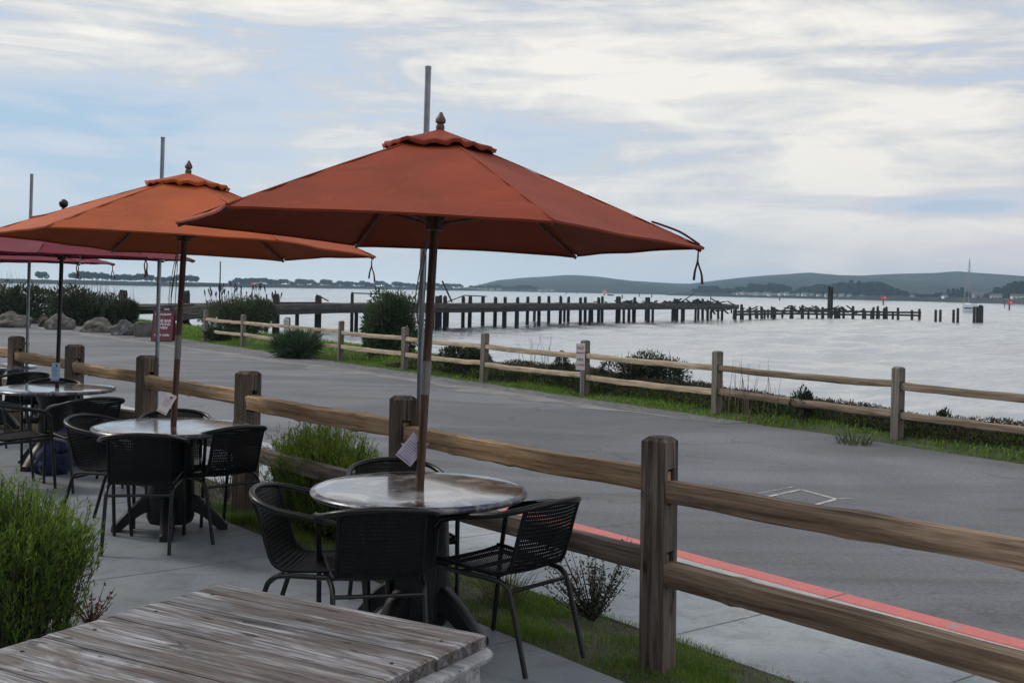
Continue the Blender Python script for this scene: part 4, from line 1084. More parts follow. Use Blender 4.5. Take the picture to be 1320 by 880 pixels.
n = 120000; aa_ = -6+(32)*rng.random(n); ss_ = .10+1.35*rng.random(n)
Dn = []
for x, y_ in zip(aa_, ss_):
    k = .5+.5*noise.noise(Vector((x*.9, y_*1.2, 2))); hh = (.05+.20*k)*min(1, (y_-.05)/.5)*(1 if x < 22 else .6)
    P.append(lf(x, y_, gz(x, y_)+hh*rng.random()**.8))
P = np.array(P); D = rnd_dir(n, .7)
tag(link('bank_cover', leaves_mesh('bank_cover', P, D, .055*(.6+.8*rng.random(n)), .016, M['fol_iceplant']), M['fol_iceplant']), 'dark reddish ground cover on the bank below the far fence', 'ground cover', kind='stuff')

# ------------------------------------------------------------------ plants by the water
def gnd(px, d, s_=None): 
    x = (px-660)/F*d; p = Vector((x, d, 0)); a = A0(p); s = p.dot(MF)-CF; return Vector((x, d, gz(a, s)))
shrub('strappy_plant', 'low clump of strappy dark green leaves in front of the far fence', 'plant', gnd(378, 31.8)+Vector((0, 0, .02)), .74, .5, .58, 4200, .30, .028, M['fol_green'], lumps=7, up=.9, seed=4)
shrub('bush', 'tall dense dark green bush left of the front umbrella pole, behind the far fence', 'bush', gnd(506, 31.3), .84, .75, 1.92, 12000, .12, .035, M['fol_green'], lumps=16, seed=7, spikes=14, spike_h=.35)
shrub('bush', 'broad grey green bush with brown seed heads behind the far fence by the pier', 'bush', gnd(313, 42), 1.45, 1.1, 1.55, 10000, .15, .035, M['fol_greygreen'], lumps=14, seed=9, spikes=46, spike_h=.75)
shrub('bush', 'low dark bush between the front umbrella pole and the next far fence post', 'bush', gnd(598, 26.8), .62, .45, .70, 5200, .07, .028, M['fol_dark'], lumps=9, seed=12)
shrub('bush', 'low rounded dark bush on the bank right of the no parking board', 'bush', gnd(832, 22.4), .86, .55, .66, 7500, .065, .022, M['fol_dark'], lumps=12, seed=15, spikes=26, spike_h=.22)
shrub('bush', 'dark hedge like bush at the left edge beyond the boulders', 'bush', gnd(20, 54), 2.3, 1.6, 1.95, 9000, .2, .06, M['fol_dark'], lumps=18, seed=17, spikes=60, spike_h=.9, spike_m='dry')
shrub('bush', 'wide dark bush with pale upright stalks beyond the boulders', 'bush', gnd(112, 52), 1.9, 1.3, 1.75, 9000, .2, .06, M['fol_dark'], lumps=16, seed=19, spikes=80, spike_h=.8, spike_m='dry')
shrub('bush', 'rounded dark bush with bare twigs at the right end of the left hedge', 'bush', gnd(158, 50.5), .85, .8, 1.35, 5000, .14, .05, M['fol_dark'], lumps=8, seed=23, spikes=30, spike_h=.9, spike_m='dry')
shrub('bush', 'small leafy bush under the rails between the two leftmost far posts', 'bush', gnd(290, 39.5), .7, .5, .5, 2500, .1, .04, M['fol_dark'], lumps=6, seed=29)
# young conifer
q = gnd(726, 23.4); t = thing('young_conifer', 'tiny dark conifer poking above the lower rail by the no parking board', 'tree', q)
MB().tube([(0, 0, 0), (0, 0, .62)], [.015, .004], 6).build('trunk', M['bark'], t)
P = []; D = []
for i in range(2200):
    z_ = .1+.52*random.random(); lv_ = z_; rad_ = .36*max(0, 1-(lv_-.1)/.53)*random.random()**.7; a = random.choice([0, .9, 2.2, 3.3, 4.2, 5.4])+random.gauss(0, .15)
    P.append((rad_*math.cos(a), rad_*math.sin(a), lv_+.12*rad_+random.gauss(0, .01))); D.append((math.cos(a), math.sin(a), .5))
link('crown', leaves_mesh('crown', P, np.array(D)+rnd_dir(len(D))*.6, .05, .012, M['fol_dark']), M['fol_dark'], t)
for i, (px, d, r_, h, lab) in enumerate(((1038, 17.7, .22, .52, 'small dark succulent tuft above the lower rail between the two right posts'), (1215, 17.0, .16, .42, 'little dark spiky tuft right of the rightmost post'), (1272, 16.8, .26, .46, 'wider dark spiky tuft near the right picture edge'))):
    shrub('succulent_tuft', lab, 'plant', gnd(px, d), r_, r_, h, 700, .07, .02, M['fol_dark'], lumps=5, up=1.6, seed=31+i)
blade_clump('lily_clump', 'clump of grey green sword leaves at the foot of the far fence near the right', 'plant', gnd(1112, 15.9)+Vector((-.1, -.1, 0)), .2, .30, 90, .022, M['fol_greygreen'], 1.0, seed=5)
for i, (px, d, lab) in enumerate(((952, 18.4, 'thin bare stalks rising behind the post in the middle of the right fence run'), (985, 18.2, 'thin leaning dry stalks above the lower rail'), (690, 24.6, 'dry grey stalks above the lower rail left of the no parking board'))):
    q = gnd(px, d); t = thing('dry_stalks', lab, 'weed', q); r_ = random.Random(i)
    for k in range(12):
        mb = MB()
        x, y_ = r_.uniform(-.3, .3), r_.uniform(-.2, .2); L = r_.uniform(.5, 1.05); dx = r_.uniform(-.2, .2)
        mb.tube([(x, y_, 0), (x+dx*.4, y_, L*.5), (x+dx, y_, L)], [.005, .004, .0015], 4, False); mb.build('stalk', M['dry'], t)

# boulders
for i, (px, d, rx, ry, rz_, mt, lab) in enumerate((
    (14, 48.3, .75, .5, .34, 'rock', 'large brown boulder at the left picture edge'), (78, 47.0, .50, .42, .35, 'rock', 'brown boulder behind the black umbrella pole'),
    (128, 45.2, .62, .42, .29, 'rock', 'long low boulder in the middle of the row'), (161, 43.2, .38, .36, .31, 'rock2', 'pointed dark boulder beside the square stone'))):
    q = gnd(px, d); t = tag(None or link('boulder', None or mesh('boulder', *blob(rx, ry, rz_*1.25, .45, i*3.1+1, 4, 1.3)), M[mt], loc=(q.x, q.y, ZR+rz_*.5), smooth=False), lab, 'boulder', 'boulders along the gravel edge')
q = gnd(187, 42.3); bm = bmesh.new(); bmesh.ops.create_cube(bm, size=1); bmesh.ops.bevel(bm, geom=bm.edges[:], offset=.08, segments=3, affect='EDGES'); bmesh.ops.subdivide_edges(bm, edges=bm.edges[:], cuts=2, use_grid_fill=True)
for v_ in bm.verts: v_.co = Vector((v_.co.x*.66, v_.co.y*.5, v_.co.z*.58)) * (1+.10*noise.noise(v_.co*3))
me = bpy.data.meshes.new('boulder'); bm.to_mesh(me); bm.free()
tag(link('boulder', me, M['rock'], loc=(q.x, q.y, ZR+.25), rot=(0, 0, .3)), 'square cut stone block left of the sandwich board', 'boulder', 'boulders along the gravel edge')
q = gnd(60, 49.5); tag(link('driftwood', mesh('driftwood', *blob(.28, .3, .3, .5, 9, 3, 1.6)), M['seed'], loc=(q.x, q.y, ZR+.15)), 'small black stump between the two leftmost boulders', 'stump')

# ------------------------------------------------------------------ pier
PT = [(150, 54), (187, 58), (264, 69), (375, 80), (427, 84), (520, 91), (590, 97), (654, 104), (710, 112), (762, 121), (849, 133), (940, 150), (1012, 166), (1114, 175), (1186, 173)]
def pierp(px, off=0):
    d = interp(PT, px); p = Vector(((px-660)/F*d, d, 0))
    d2 = interp(PT, px+6); p2 = Vector(((px+6-660)/F*d2, d2, 0)); tdir = (p2-p).normalized(); nrm = Vector((-tdir.y, tdir.x, 0))
    return p+nrm*off, tdir
pier = thing('wooden_pier', 'long dark derelict timber pier with rows of piles crossing the water', 'pier', (0, 0, 0))
def pile(parent, p, z1, r=.15, lean=0, name='pile', z0=ZW-1.2):
    mb = MB(); n = 9; r_ = random.Random(int(p.x*37+p.y*11)); e = [1+.08*r_.uniform(-1, 1) for _ in range(n)]; vs = []
    for q, (z_, s) in enumerate(((z0, 1.05), (z1-.12, .98), (z1, .80))):
        for k in range(n):
            a = 2*PI*k/n; vs.append((r*s*e[k]*math.cos(a)+lean*(z_-z0), r*s*e[k]*math.sin(a), z_+(r_.uniform(-.06, .10) if q == 2 else 0)))
    fs = [(q*n+k, q*n+(k+1) % n, (q+1)*n+(k+1) % n, (q+1)*n+k) for q in range(2) for k in range(n)]+[tuple(2*n+k for k in range(n))]
    return mb.add(vs, fs).build(name, M['pier'], parent, loc=(p.x, p.y, 0))
near_px = [219, 264, 375, 427, 579, 590, 613, 621, 641, 654, 668, 682, 695, 710, 723, 737, 749, 762, 771, 785, 792, 808, 813, 830, 834, 849, 869, 885, 904, 924, 940]
for i, px in enumerate(near_px):
    far = i % 2 == 0 and px > 600; p, td = pierp(px, 1.2 if not far else 3.6)
    if px < 230: p, td = pierp(px, 2.5)
    pile(pier, p, (1.15 if px < 300 else 1.02)+random.uniform(-.06, .08)-(.15 if px > 900 else 0), .17 if px > 560 else .24, random.uniform(-.012, .012))
for px in [255, 340, 396, 409, 445, 470, 500, 530, 560, 600, 633, 647, 661, 690, 704, 742, 756, 776, 797, 801, 822, 838, 843, 857, 863, 876, 893, 898, 912, 930]:
    p, td = pierp(px, random.choice([-.4, 3.2, 4.6])); pile(pier, p, .05, .15, random.uniform(-.02, .02))
def beam(parent, pts, w, h, name, m=None):
    for (p, q) in zip(pts, pts[1:]):
        d = q-p; L = d.length
        MB().cbox((L/2, 0, 0), (L-.02, w, h), .02).build(name, m or M['pier_x'], parent, loc=p, rot=(0, -math.asin(d.z/L), math.atan2(d.y, d.x)))
def bp(px, off, z): p, _ = pierp(px, off); return Vector((p.x, p.y, z))
SEGS = [187, 240, 264, 318, 375, 427, 480, 530, 590, 641, 682, 723, 762, 808, 849, 904, 945]
for off in (-.75, 4.75):
    beam(pier, [bp(px, off, .20 if px < 800 else .14) for px in SEGS], .25, .34, 'deck_beam')
for off, (z_) in ((-.72, -.12), (4.7, -.12)):
    beam(pier, [bp(px, off, z_+random.uniform(-.03, .03)) for px in SEGS], .3, .26, 'cross_beam', M['pier'])
# deck boards, missing in the ruined part
mb = MB()
for i in range(len(SEGS)-1):
    x0, x1 = SEGS[i], SEGS[i+1]; nb = 8
    for k in range(nb):
        pxa = x0+(x1-x0)*(k+.04)/nb; pxb = x0+(x1-x0)*(k+.92)/nb
        if pxa > 820 and random.random() < .4: continue
        z_ = .385+random.uniform(-.012, .02)
        q = [bp(pxa, -.9, z_), bp(pxb, -.9, z_), bp(pxb, 4.9, z_), bp(pxa, 4.9, z_)]
        vs = q+[v_-Vector((0, 0, .06)) for v_ in q]; mb.add(vs, [(0, 1, 2, 3), (7, 6, 5, 4), (0, 4, 5, 1), (1, 5, 6, 2), (2, 6, 7, 3), (3, 7, 4, 0)])
mb.build('deck_planking', M['pier_x'], pier)
beam(pier, [bp(352, .5, .50), bp(415, .5, .50)], .4, .1, 'loose_plank'); beam(pier, [bp(187, .2, .48), bp(250, .2, .5)], .5, .1, 'loose_plank')
# leaning timbers and the handrail
def bar(a, b_, r, name='handrail'): MB().tube([a, b_], r, 6).build(name, M['pier'], pier)
p1 = bp(591, .6, .55); d_ = p1.y; bar(p1, at(570, 362, Y=d_), .07, 'leaning_timber')
bar(bp(591, 1.2, .52), bp(614, 1.2, 1.12), .045); bar(bp(614, 1.2, 1.12), bp(642, 1.2, 1.05), .045); bar(bp(470, 1.2, 1.2), bp(519, 1.2, 1.15), .045); bar(bp(534, 1.2, .5), bp(545, 1.2, 1.0), .05)
bar(bp(427, 1.2, 1.0), bp(440, 1.2, .6), .05); pile(pier, bp(470, 1.2, 0), 1.2, .12); pile(pier, bp(519, 1.2, 0), 1.15, .12)
bar(bp(885, 1.2, .3), at(893, 379.5, Y=bp(893, 1, 0).y), .06, 'leaning_timber'); bar(at(200+50, 424, Y=69), at(240, 413, Y=69), .08, 'leaning_timber')
# ruined far part, lower in the water
ruin = thing('ruined_pier', 'low broken remains of the pier with rubble and leaning piles farther out', 'pier', (0, 0, 0))
for px in [948, 956, 968, 983, 998, 1012, 1022, 1036, 1052, 1062, 1082, 1094, 1100, 1105, 1114, 1126, 1131, 1140, 1145, 1160, 1178, 1186]:
    p, td = pierp(px, random.choice([0, 2.5])); pile(ruin, p, .02+random.uniform(-.25, .3), .20, random.uniform(-.05, .05))
for px in np.arange(945, 1160, 9.0):
    p, td = pierp(px, random.choice([1.5, 4])); pile(ruin, p, -.5+random.uniform(-.2, .2), .17, random.uniform(-.05, .05))
for z_ in (-.55, -1.0): beam(ruin, [bp(px, -.35, z_+random.uniform(-.08, .05)) for px in (945, 983, 1022, 1062, 1105, 1145, 1187)], .3, .28, 'cross_beam', M['pier'])
mb = MB()
for k in range(110):
    px = random.choice([random.uniform(900, 945), random.uniform(925, 1050), random.uniform(1050, 1110)]); p = bp(px, random.uniform(-.5, 4), (.28 if px < 940 else -.45)+random.uniform(-.2, .30)); L = random.uniform(.8, 2.6)
    Mx = Matrix.Translation(p) @ Matrix.Rotation(random.uniform(0, PI), 4, 'Z') @ Matrix.Rotation(random.uniform(-.5, .5), 4, 'Y'); mb.box((0, 0, 0), (L, .22, .12), Mx)
tag(mb.build('rubble', M['pier'], ruin), kind='stuff')
mb = MB()
for k in range(60):
    px = random.uniform(790, 925); p = bp(px, random.uniform(-.5, 4), .48+random.uniform(-.05, .12)); L = random.uniform(.5, 1.4)
    Mx = Matrix.Translation(p) @ Matrix.Rotation(random.uniform(0, PI), 4, 'Z') @ Matrix.Rotation(random.uniform(-.4, .4), 4, 'Y'); mb.box((0, 0, 0), (L, .14, .1), Mx)
tag(mb.build('debris', M['pier'], pier), kind='stuff')
# standing piles
def lone(px, ptop, pbase, r, lab, grp='lone pilings standing in the bay'):
    b_ = at(px, pbase, z=ZW); tp = at(px, ptop, Y=b_.y); t = thing('piling', lab, 'piling', (b_.x, b_.y, ZW), 0, grp)
    MB().tube([(0, 0, -1.5), (0, 0, tp.z-ZW-.1), (0, 0, tp.z-ZW)], [r, r*.95, r*.8], 10).build('timber', M['pier'], t); return t
lone(1068, 369, 410, .22, 'tallest piling at the ruined pier, left of its twin'); lone(1071.5, 370, 410, .24, 'tallest piling at the ruined pier, right of its twin')
lone(1206, 399, 415, .20, 'first single piling right of the ruined pier'); lone(1212, 399, 415, .20, 'second single piling right of the ruined pier')
lone(1229, 399, 416, .20, 'third single piling right of the ruined pier'); lone(1234.5, 397, 416, .20, 'fourth single piling right of the ruined pier')
lone(1255.5, 395, 417, .2, 'slim piling in front of the moored sailboat')
for i, (px, tp) in enumerate(((1260, 395), (1263.5, 393), (1265, 394))): lone(px, tp, 417, .26, ['left', 'middle', 'right'][i]+' timber of the piling cluster at the sailboat stern', 'cluster of pilings by the sailboat')
lone(793-12, 381, 390, .15, 'short dark stake behind the middle of the pier') if False else None
for i, (px, a_, b_) in enumerate(((802, 380, 384.5), (824, 377, 382.5), (840, 379, 383.5), (730, 376, 379), (744, 376.5, 379), (699, 375, 378), (1005, 383, 387.5), (916, 380, 386))):
    lone(px, a_, b_, .3, ['thin channel stake right of the orange marker', 'taller channel stake below the first hill', 'channel stake below the saddle of the hills', 'tiny channel stake below the hill crest', 'second tiny channel stake below the hill crest', 'tiny channel stake left of the hill crest', 'small channel stake before the white houses', 'small channel stake near the broken pier end'][i], 'small channel stakes far out')
# channel markers
def marker(px, ptop, pbase, lab, mt, w, h, cross=False):
    b_ = at(px, pbase, z=ZW); tp = at(px, ptop, Y=b_.y); zt_ = tp.z-ZW; t = thing('channel_marker', lab, 'marker', (b_.x, b_.y, ZW), 0, 'channel markers')
    MB().tube([(0, 0, -1.5), (0, 0, zt_)], w*.13, 8).build('post', M['pier'], t)
    MB().cbox((0, -w*.2, zt_-h/2), (w, .08, h), .02).build('day_board', M[mt], t)
    MB().cbox((w*.2, -w*.25, zt_-h*.55), (w*.28, .06, h*.3), .01).build('number_plate', M['white_plastic'], t)
    if cross: MB().box((-w*.6, 0, zt_-h*.4), (w*1.6, .1, .12)).build('cross_arm', M['pier'], t)
marker(1138.5, 381, 392.5, 'red square channel marker on a post before the dark wood', 'red', 2.3, 1.6)
marker(1301, 387, 399.5, 'red square channel marker near the right picture edge', 'red', 1.8, 1.4)
marker(1295, 384, 396, 'green channel marker just left of the right red one', 'green', 1.4, 1.2)
marker(325, 364, 382, 'red marker with a cross arm seen above the grey green bush', 'red', .9, .75, True)
marker(779, 374, 380.5, 'orange marker board far out above the middle of the pier', 'orange', 3.2, 2.6)
b_ = at(283, 395, Y=52); tp = at(283, 337, Y=52)
t = tag(MB().tube([(0, 0, -.4), (0, 0, tp.z-ZR)], [.04, .025], 8).build('thin_mast', M['pier'], loc=(b_.x, b_.y, ZR)), 'thin bare pole rising from the bushes at the pier start', 'pole')

# sailboat and a small workboat
def hull(L, W_, H_, mb):
    vs = []; n = 11
    for i in range(n+1):
        u_ = i/n; x = (u_-.5)*L; w = W_/2*(math.sin(PI*min(1, (1-u_)*.62+.0))**.6 if u_ > 0 else 1)*(1 if u_ > .05 else .9); w = W_/2*((1-max(0, (u_-.35)/.65)**2.2))*(.82+.18*min(1, u_/.3)); sh = H_*(1+.22*u_**2)
        vs += [(x, -w, sh), (x, -w*.86, H_*.35), (x, -w*.25, -.35), (x, w*.25, -.35), (x, w*.86, H_*.35), (x, w, sh)]
    fs = []
    for i in range(n):
        for k_ in range(6): fs.append((i*6+k_, i*6+(k_+1) % 6, (i+1)*6+(k_+1) % 6, (i+1)*6+k_))
    fs += [(5, 4, 3, 2, 1, 0), tuple(n*6+k_ for k_ in range(6))]; mb.add(vs, fs); return mb
b_ = at(1250, 403, z=ZW); t = thing('sailboat', 'white and blue sailboat with bare mast moored behind the pilings', 'boat', (b_.x, b_.y, ZW), R(222))
hull(7.5, 2.7, 1.75, MB()).build('hull', M['hull'], t, smooth='auto')
mb = MB(); vs = []
for s in (-1, 1):
    for i in range(8):
        u_ = i/7*.93+.02; x = (u_-.5)*7.5; w = 1.25*((1-max(0, (u_-.35)/.65)**2.2))*(.82+.18*min(1, u_/.3))*.97+.035; vs += [(x, s*w, .95), (x, s*w, 1.3)]
    o_ = 16*(s == 1); mb.add(vs[-16:], [(2*k_, 2*k_+2, 2*k_+3, 2*k_+1) for k_ in range(7)])
mb.build('stripe', M['hull_blue'], t)
MB().cbox((-.3, 0, 1.95), (3.0, 1.5, .55), .12).build('cabin', M['hull'], t)
MB().cbox((-2.6, 0, 2.35), (1.2, 1.9, .12), .04).build('canvas_cover', M['hull_blue'], t); 
mh = at(1252, 333, Y=b_.y).z-ZW
MB().tube([(.6, 0, 1.1), (.6, 0, mh)], [.10, .07], 8).build('mast', M['house_grey'], t)
MB().tube([(.55, 0, 2.9), (-2.6, 0, 2.95)], .12, 8).build('boom', M['hull_blue'], t)
mb = MB()
for a_, b2 in (((.6, 0, mh), (3.6, 0, 1.3)), ((.6, 0, mh), (-3.6, 0, 1.2)), ((.6, 0, mh*.97), (.6, 1.2, 1.2)), ((.6, 0, mh*.97), (.6, -1.2, 1.2))): mb.tube([a_, b2], .022, 4)
mb.tube([(.6, -.8, mh*.62), (.6, .8, mh*.62)], .03, 4); mb.tube([(.6, 0, mh*.82), (3.6, 0, 1.4)], .07, 5); mb.build('rigging', M['house_grey'], t)
b_ = at(787, 381, z=ZW); t = thing('workboat', 'tiny blue boat beside the orange marker', 'boat', (b_.x, b_.y, ZW), R(160))
hull(5, 1.9, .9, MB()).build('hull', M['hull_blue'], t, smooth='auto'); MB().cbox((-.3, 0, 1.3), (1.4, 1.2, 1.0), .08).build('cabin', M['hull'], t)

# ------------------------------------------------------------------ far trees and houses
def tree_proto(kind, seed):
    "returns (trunk mesh, crown mesh) about 10 m tall"
    r_ = random.Random(seed); tr = MB(); P = []; D = []; 
    if kind == 'flat':      # wind shaped cypress: spreading top on bare stems
        tr.tube([(0, 0, -1), (.2, 0, 3), (.5, 0, 6)], [.4, .32, .2], 6)
        L = [(r_.uniform(-3.8, 3.8), r_.uniform(-2, 2), 6.4+r_.uniform(-1.4, 1.4), r_.uniform(1.7, 2.8), r_.uniform(1.4, 2.2)) for _ in range(9)]
        for l in L[:6]: tr.tube([(.3, 0, 4), (l[0]*.6, l[1]*.6, 5.4), (l[0], l[1], l[2])], [.2, .13, .06], 5)
    elif kind == 'round':
        tr.tube([(0, 0, -1), (0, 0, 3), (.1, 0, 7)], [.45, .36, .15], 6)
        L = [(r_.uniform(-3, 3), r_.uniform(-2.4, 2.4), r_.uniform(3, 8.2), r_.uniform(1.4, 2.5), r_.uniform(1.2, 2.0)) for _ in range(13)]
        for l in L[:5]: tr.tube([(0, 0, 3), (l[0]*.6, l[1]*.6, l[2]*.8), (l[0], l[1], l[2])], [.2, .12, .05], 5)
    else:                   # conifer
        tr.tube([(0, 0, -1), (0, 0, 10)], [.35, .06], 6)
        L = [(r_.uniform(-.5, .5)*(10-z_)*.3, r_.uniform(-.4, .4), z_, .5+(10-z_)*.24, .8) for z_ in [2, 2.8, 3.6, 4.4, 5.2, 6, 6.8, 7.6, 8.4, 9.2]]
    for (x, y_, z_, rr, rh) in L:
        n = 260; d = rnd_dir(n); q = (.55+.5*rng.random(n))[:, None]
        pp = np.array([x, y_, z_])+d*q*np.array([rr, rr*.9, rh]); P.append(pp); D.append(d+rnd_dir(n)*.7)
    P = np.concatenate(P); D = np.concatenate(D)
    me = leaves_mesh('crown', P, D, .75+.5*rng.random(len(P)), .55, M['fol_far'], fold=.1)
    trm = mesh('trunk', tr.v, tr.f); trm.materials.append(M['bark']); return trm, me
PROT = {k: [tree_proto(k, s) for s in (1, 2, 3)] for k in ('flat', 'round', 'fir')}
def ftree(px, d, h, kind, var, lab, grp, wid=1.0, z0=None):
    x = (px-660)/F*d; t = thing('tree', lab, 'tree', (x, d, ZW+1.5 if z0 is None else z0), random.uniform(-.5, .5), grp)
    trm, cr = PROT[kind][var % 3]; t.scale = (h/10*wid, h/10*wid, h/10)
    for nm, me in (('trunk', trm), ('crown', cr)): o = bpy.data.objects.new(nm, me); col.objects.link(o); o.parent = t
# spit, left: wind shaped trees
lt = [(54, 8.5), (97, 8.5), (108, 9.5), (119, 9), (132, 9), (146, 6.5), (155, 7.5), (163, 8), (170, 7.5), (182, 8.5), (190, 8.5), (205, 6), (214, 6), (222, 7), (232, 8), (240, 8), (248, 8.5)]
for i, (px, h) in enumerate(lt): ftree(px, interp(SPIT, px)+25, h*1.05, 'flat', i, 'wind swept tree on the far spit at the left, one of a spaced row', 'spaced trees on the left of the far spit', 1.0)
for i, px in enumerate([300, 309, 318, 330, 345, 357, 366, 378, 388, 398, 407, 420, 432, 440, 450, 462, 470, 480, 490, 500, 512, 524, 534, 545, 556, 566, 578, 590]):
    h = 4.5+2.8*abs(math.sin(i*1.3))+random.uniform(-.6, .8); ftree(px, interp(SPIT, px)+22, h*1.15, 'round' if i % 3 else 'flat', i, 'low round tree in the hazy line on the middle of the far spit', 'low trees along the far spit', 1.6)
# right shore woods
r_ = random.Random(5); i = 0
def top_at(px): return interp([(895, 6), (910, 12), (925, 13), (935, 7), (945, 9), (960, 12), (975, 14), (985, 11), (995, 17), (1005, 14), (1015, 12), (1028, 8), (1038, 12), (1050, 14), (1062, 16), (1075, 14), (1090, 19), (1105, 21), (1120, 20), (1132, 21), (1145, 18), (1155, 14), (1165, 9), (1180, 7), (1200, 7), (1215, 8), (1228, 15), (1240, 15), (1252, 9), (1270, 9), (1282, 11), (1292, 17), (1300, 15), (1312, 26), (1325, 30), (1345, 28), (1400, 25)], px)
px = 897.0
while px < 1345:
    d = interp(RSH, px)+r_.uniform(35, 95); hp = top_at(px)*r_.uniform(.78, 1.05); h = hp/F*d+ .5
    kind = 'fir' if (1095 < px < 1150 and i % 2 == 0) or (1222 < px < 1245) or r_.random() < .15 else 'round'
    if not (930 < px < 938): ftree(px, d, h*(1.0 if kind == 'fir' else 1.08), kind, i, 'dark tree in the wood on the far right shore', 'trees on the far right shore', 1.15 if kind == 'round' else 1.0)
    px += r_.uniform(3.2, 5.6) if px < 1165 or px > 1285 else r_.uniform(5, 8); i += 1
for px in (610, 620, 632, 641, 650, 659, 668, 677, 688): ftree(px, 1640+r_.uniform(0, 60), r_.uniform(5, 9), 'round', int(px), 'hazy low tree at the foot of the western hill', 'low trees below the western hill', 1.9)
# houses
def house_proto(label, w, d, h, m, loc, rz, grp, two=False):
    t = thing('house', label, 'house', loc, rz, grp)
    MB().box((0, 0, h/2), (w, d, h)).build('wall', m, t)
    o = w/2+.3; e = d/2+.35; mb = MB().add([(-o, -e, h+.005), (o, -e, h+.005), (o, e, h+.005), (-o, e, h+.005), (-o, 0, h+d*.28), (o, 0, h+d*.28)], [(0, 1, 5, 4), (2, 3, 4, 5), (1, 2, 5), (3, 0, 4), (3, 2, 1, 0)]); mb.build('roof', M['roof'], t)
    for k in range(3): MB().box((-w*.3+w*.3*k, -d/2-.02, h*.55), (w*.14, .06, h*.34)).build('window', M['window'], t)
    MB().box((w*.42, -d/2-.02, h*.36), (w*.08, .05, h*.7)).build('door', M['window'], t); return t
h0 = None
hs = [(946, 4), (952, 5), (957, 3.5), (963, 6), (969, 7), (975, 5), (981, 8), (987, 6), (992, 4), (1000, 7), (1007, 6), (1014, 5), (1021, 7), (1029, 4), (1037, 6), (1046, 5), (1056, 5), (1066, 4), (1075, 5), (1085, 6), (1095, 4), (1112, 5), (1176, 4), (1218, 4)]
for i, (px, w) in enumerate(hs):
    d = interp(RSH, px)-3-(i % 3)*4+26; x = (px-660)/F*d
    lab = 'small pale house in the row on the far right shore'
    if h0 is None: h0 = house_proto(lab, 6, 5, 2.6, M['house_white'], (x, d, ZW+2.2), 0, 'small houses on the far right shore'); o = h0
    else: o = copy_tree(h0, label=lab)
    o.location = (x, d, ZW+1.6+(i % 4)*.25); o.scale = (w/7, 1, .72+.12*(i % 3)); o.rotation_euler.z = r_.uniform(-.5, .3)
house_proto('white two gabled house under the trees at the right edge', 8, 6, 3.6, M['house_white'], ((1284-660)/F*880, 880, ZW+2), -.3, None)
house_proto('white house with long roof at the right picture edge', 9, 6, 3.0, M['house_white'], ((1312-660)/F*850, 850, ZW+2.6), -.2, None)
house_proto('wide grey house behind the sailboat on the far shore', 14, 8, 4.8, M['house_grey'], ((1266-660)/F*930, 930, ZW+2), -.1, None)
for i, px in enumerate([609, 618, 626, 634, 643, 697, 704, 712]):
    x = (px-660)/F*1600; o = copy_tree(h0, label='tiny white building at the foot of the western hill'); o['group'] = 'white buildings below the western hill'
    o.location = (x, 1600, ZW+1.2); o.scale = (r_.uniform(.7, 1.5), 1, .8); o.rotation_euler.z = r_.uniform(-.4, .4)

# ------------------------------------------------------------------ haze
mv = bpy.data.materials.new('haze_air'); mv.use_nodes = True; nt = mv.node_tree; nt.nodes.clear()
out = nt.nodes.new('ShaderNodeOutputMaterial'); pv = nt.nodes.new('ShaderNodeVolumePrincipled'); pv.inputs['Density'].default_value = .00025; pv.inputs['Color'].default_value = (.50, .76, 1, 1); pv.inputs['Anisotropy'].default_value = 0
nt.links.new(pv.outputs[0], out.inputs['Volume'])
hz = MB().box((0, 1580, 58), (6400, 3440, 132)).build('haze', mv); tag(hz, 'thin pale haze over the bay', 'haze', kind='stuff')

# ------------------------------------------------------------------ sky and light
wd = bpy.data.worlds.new('World'); scene.world = wd; wd.use_nodes = True; nt = wd.node_tree
bg = nt.nodes['Background']; bg.inputs[1].default_value = .1
sky = nt.nodes.new('ShaderNodeTexSky'); sky.sky_type = 'NISHITA'; sky.sun_disc = False
SUN_EL, SUN_AZ = 40, -68       # azimuth from +Y, negative = left
sky.sun_elevation = R(SUN_EL); sky.sun_rotation = R(SUN_AZ); sky.air_density = 1.2; sky.dust_density = 1.5
tc = nt.nodes.new('ShaderNodeTexCoord'); sx = nt.nodes.new('ShaderNodeSeparateXYZ'); nt.links.new(tc.outputs['Generated'], sx.inputs[0])
def mth(op, a, b=None, c=None, clamp=False):
    n = nt.nodes.new('ShaderNodeMath'); n.operation = op; n.use_clamp = clamp
    for i, v in enumerate((a, b, c)):
        if v is None: continue
        if isinstance(v, (int, float)): n.inputs[i].default_value = v
        else: nt.links.new(v, n.inputs[i])
    return n.outputs[0]
def wn(scale, st, detail, rough, dist, off=(0, 0, 0), rot=(0, 0, 0)):
    mp = nt.nodes.new('ShaderNodeMapping'); mp.inputs['Scale'].default_value = st; mp.inputs['Location'].default_value = off; mp.inputs['Rotation'].default_value = rot
    nt.links.new(tc.outputs['Generated'], mp.inputs[0]); n = nt.nodes.new('ShaderNodeTexNoise'); n.inputs['Scale'].default_value = scale; n.inputs['Detail'].default_value = detail
    n.inputs['Roughness'].default_value = rough; n.inputs['Distortion'].default_value = dist; nt.links.new(mp.outputs[0], n.inputs['Vector']); return n.outputs[0]
big = wn(2.1, (1, 1, 3.2), 6, .5, .5, (3.1, .4, .2), (0, R(6), 0))
streak = wn(3.0, (1, 1, 8.0), 8, .58, .7, (.3, 2.0, 0), (0, R(-8), 0))
fine = wn(8.0, (1, 1, 4.0), 6, .6, 1.0, (1, 0, 2), (0, R(12), 0))
Xd, Yd, Zd = sx.outputs
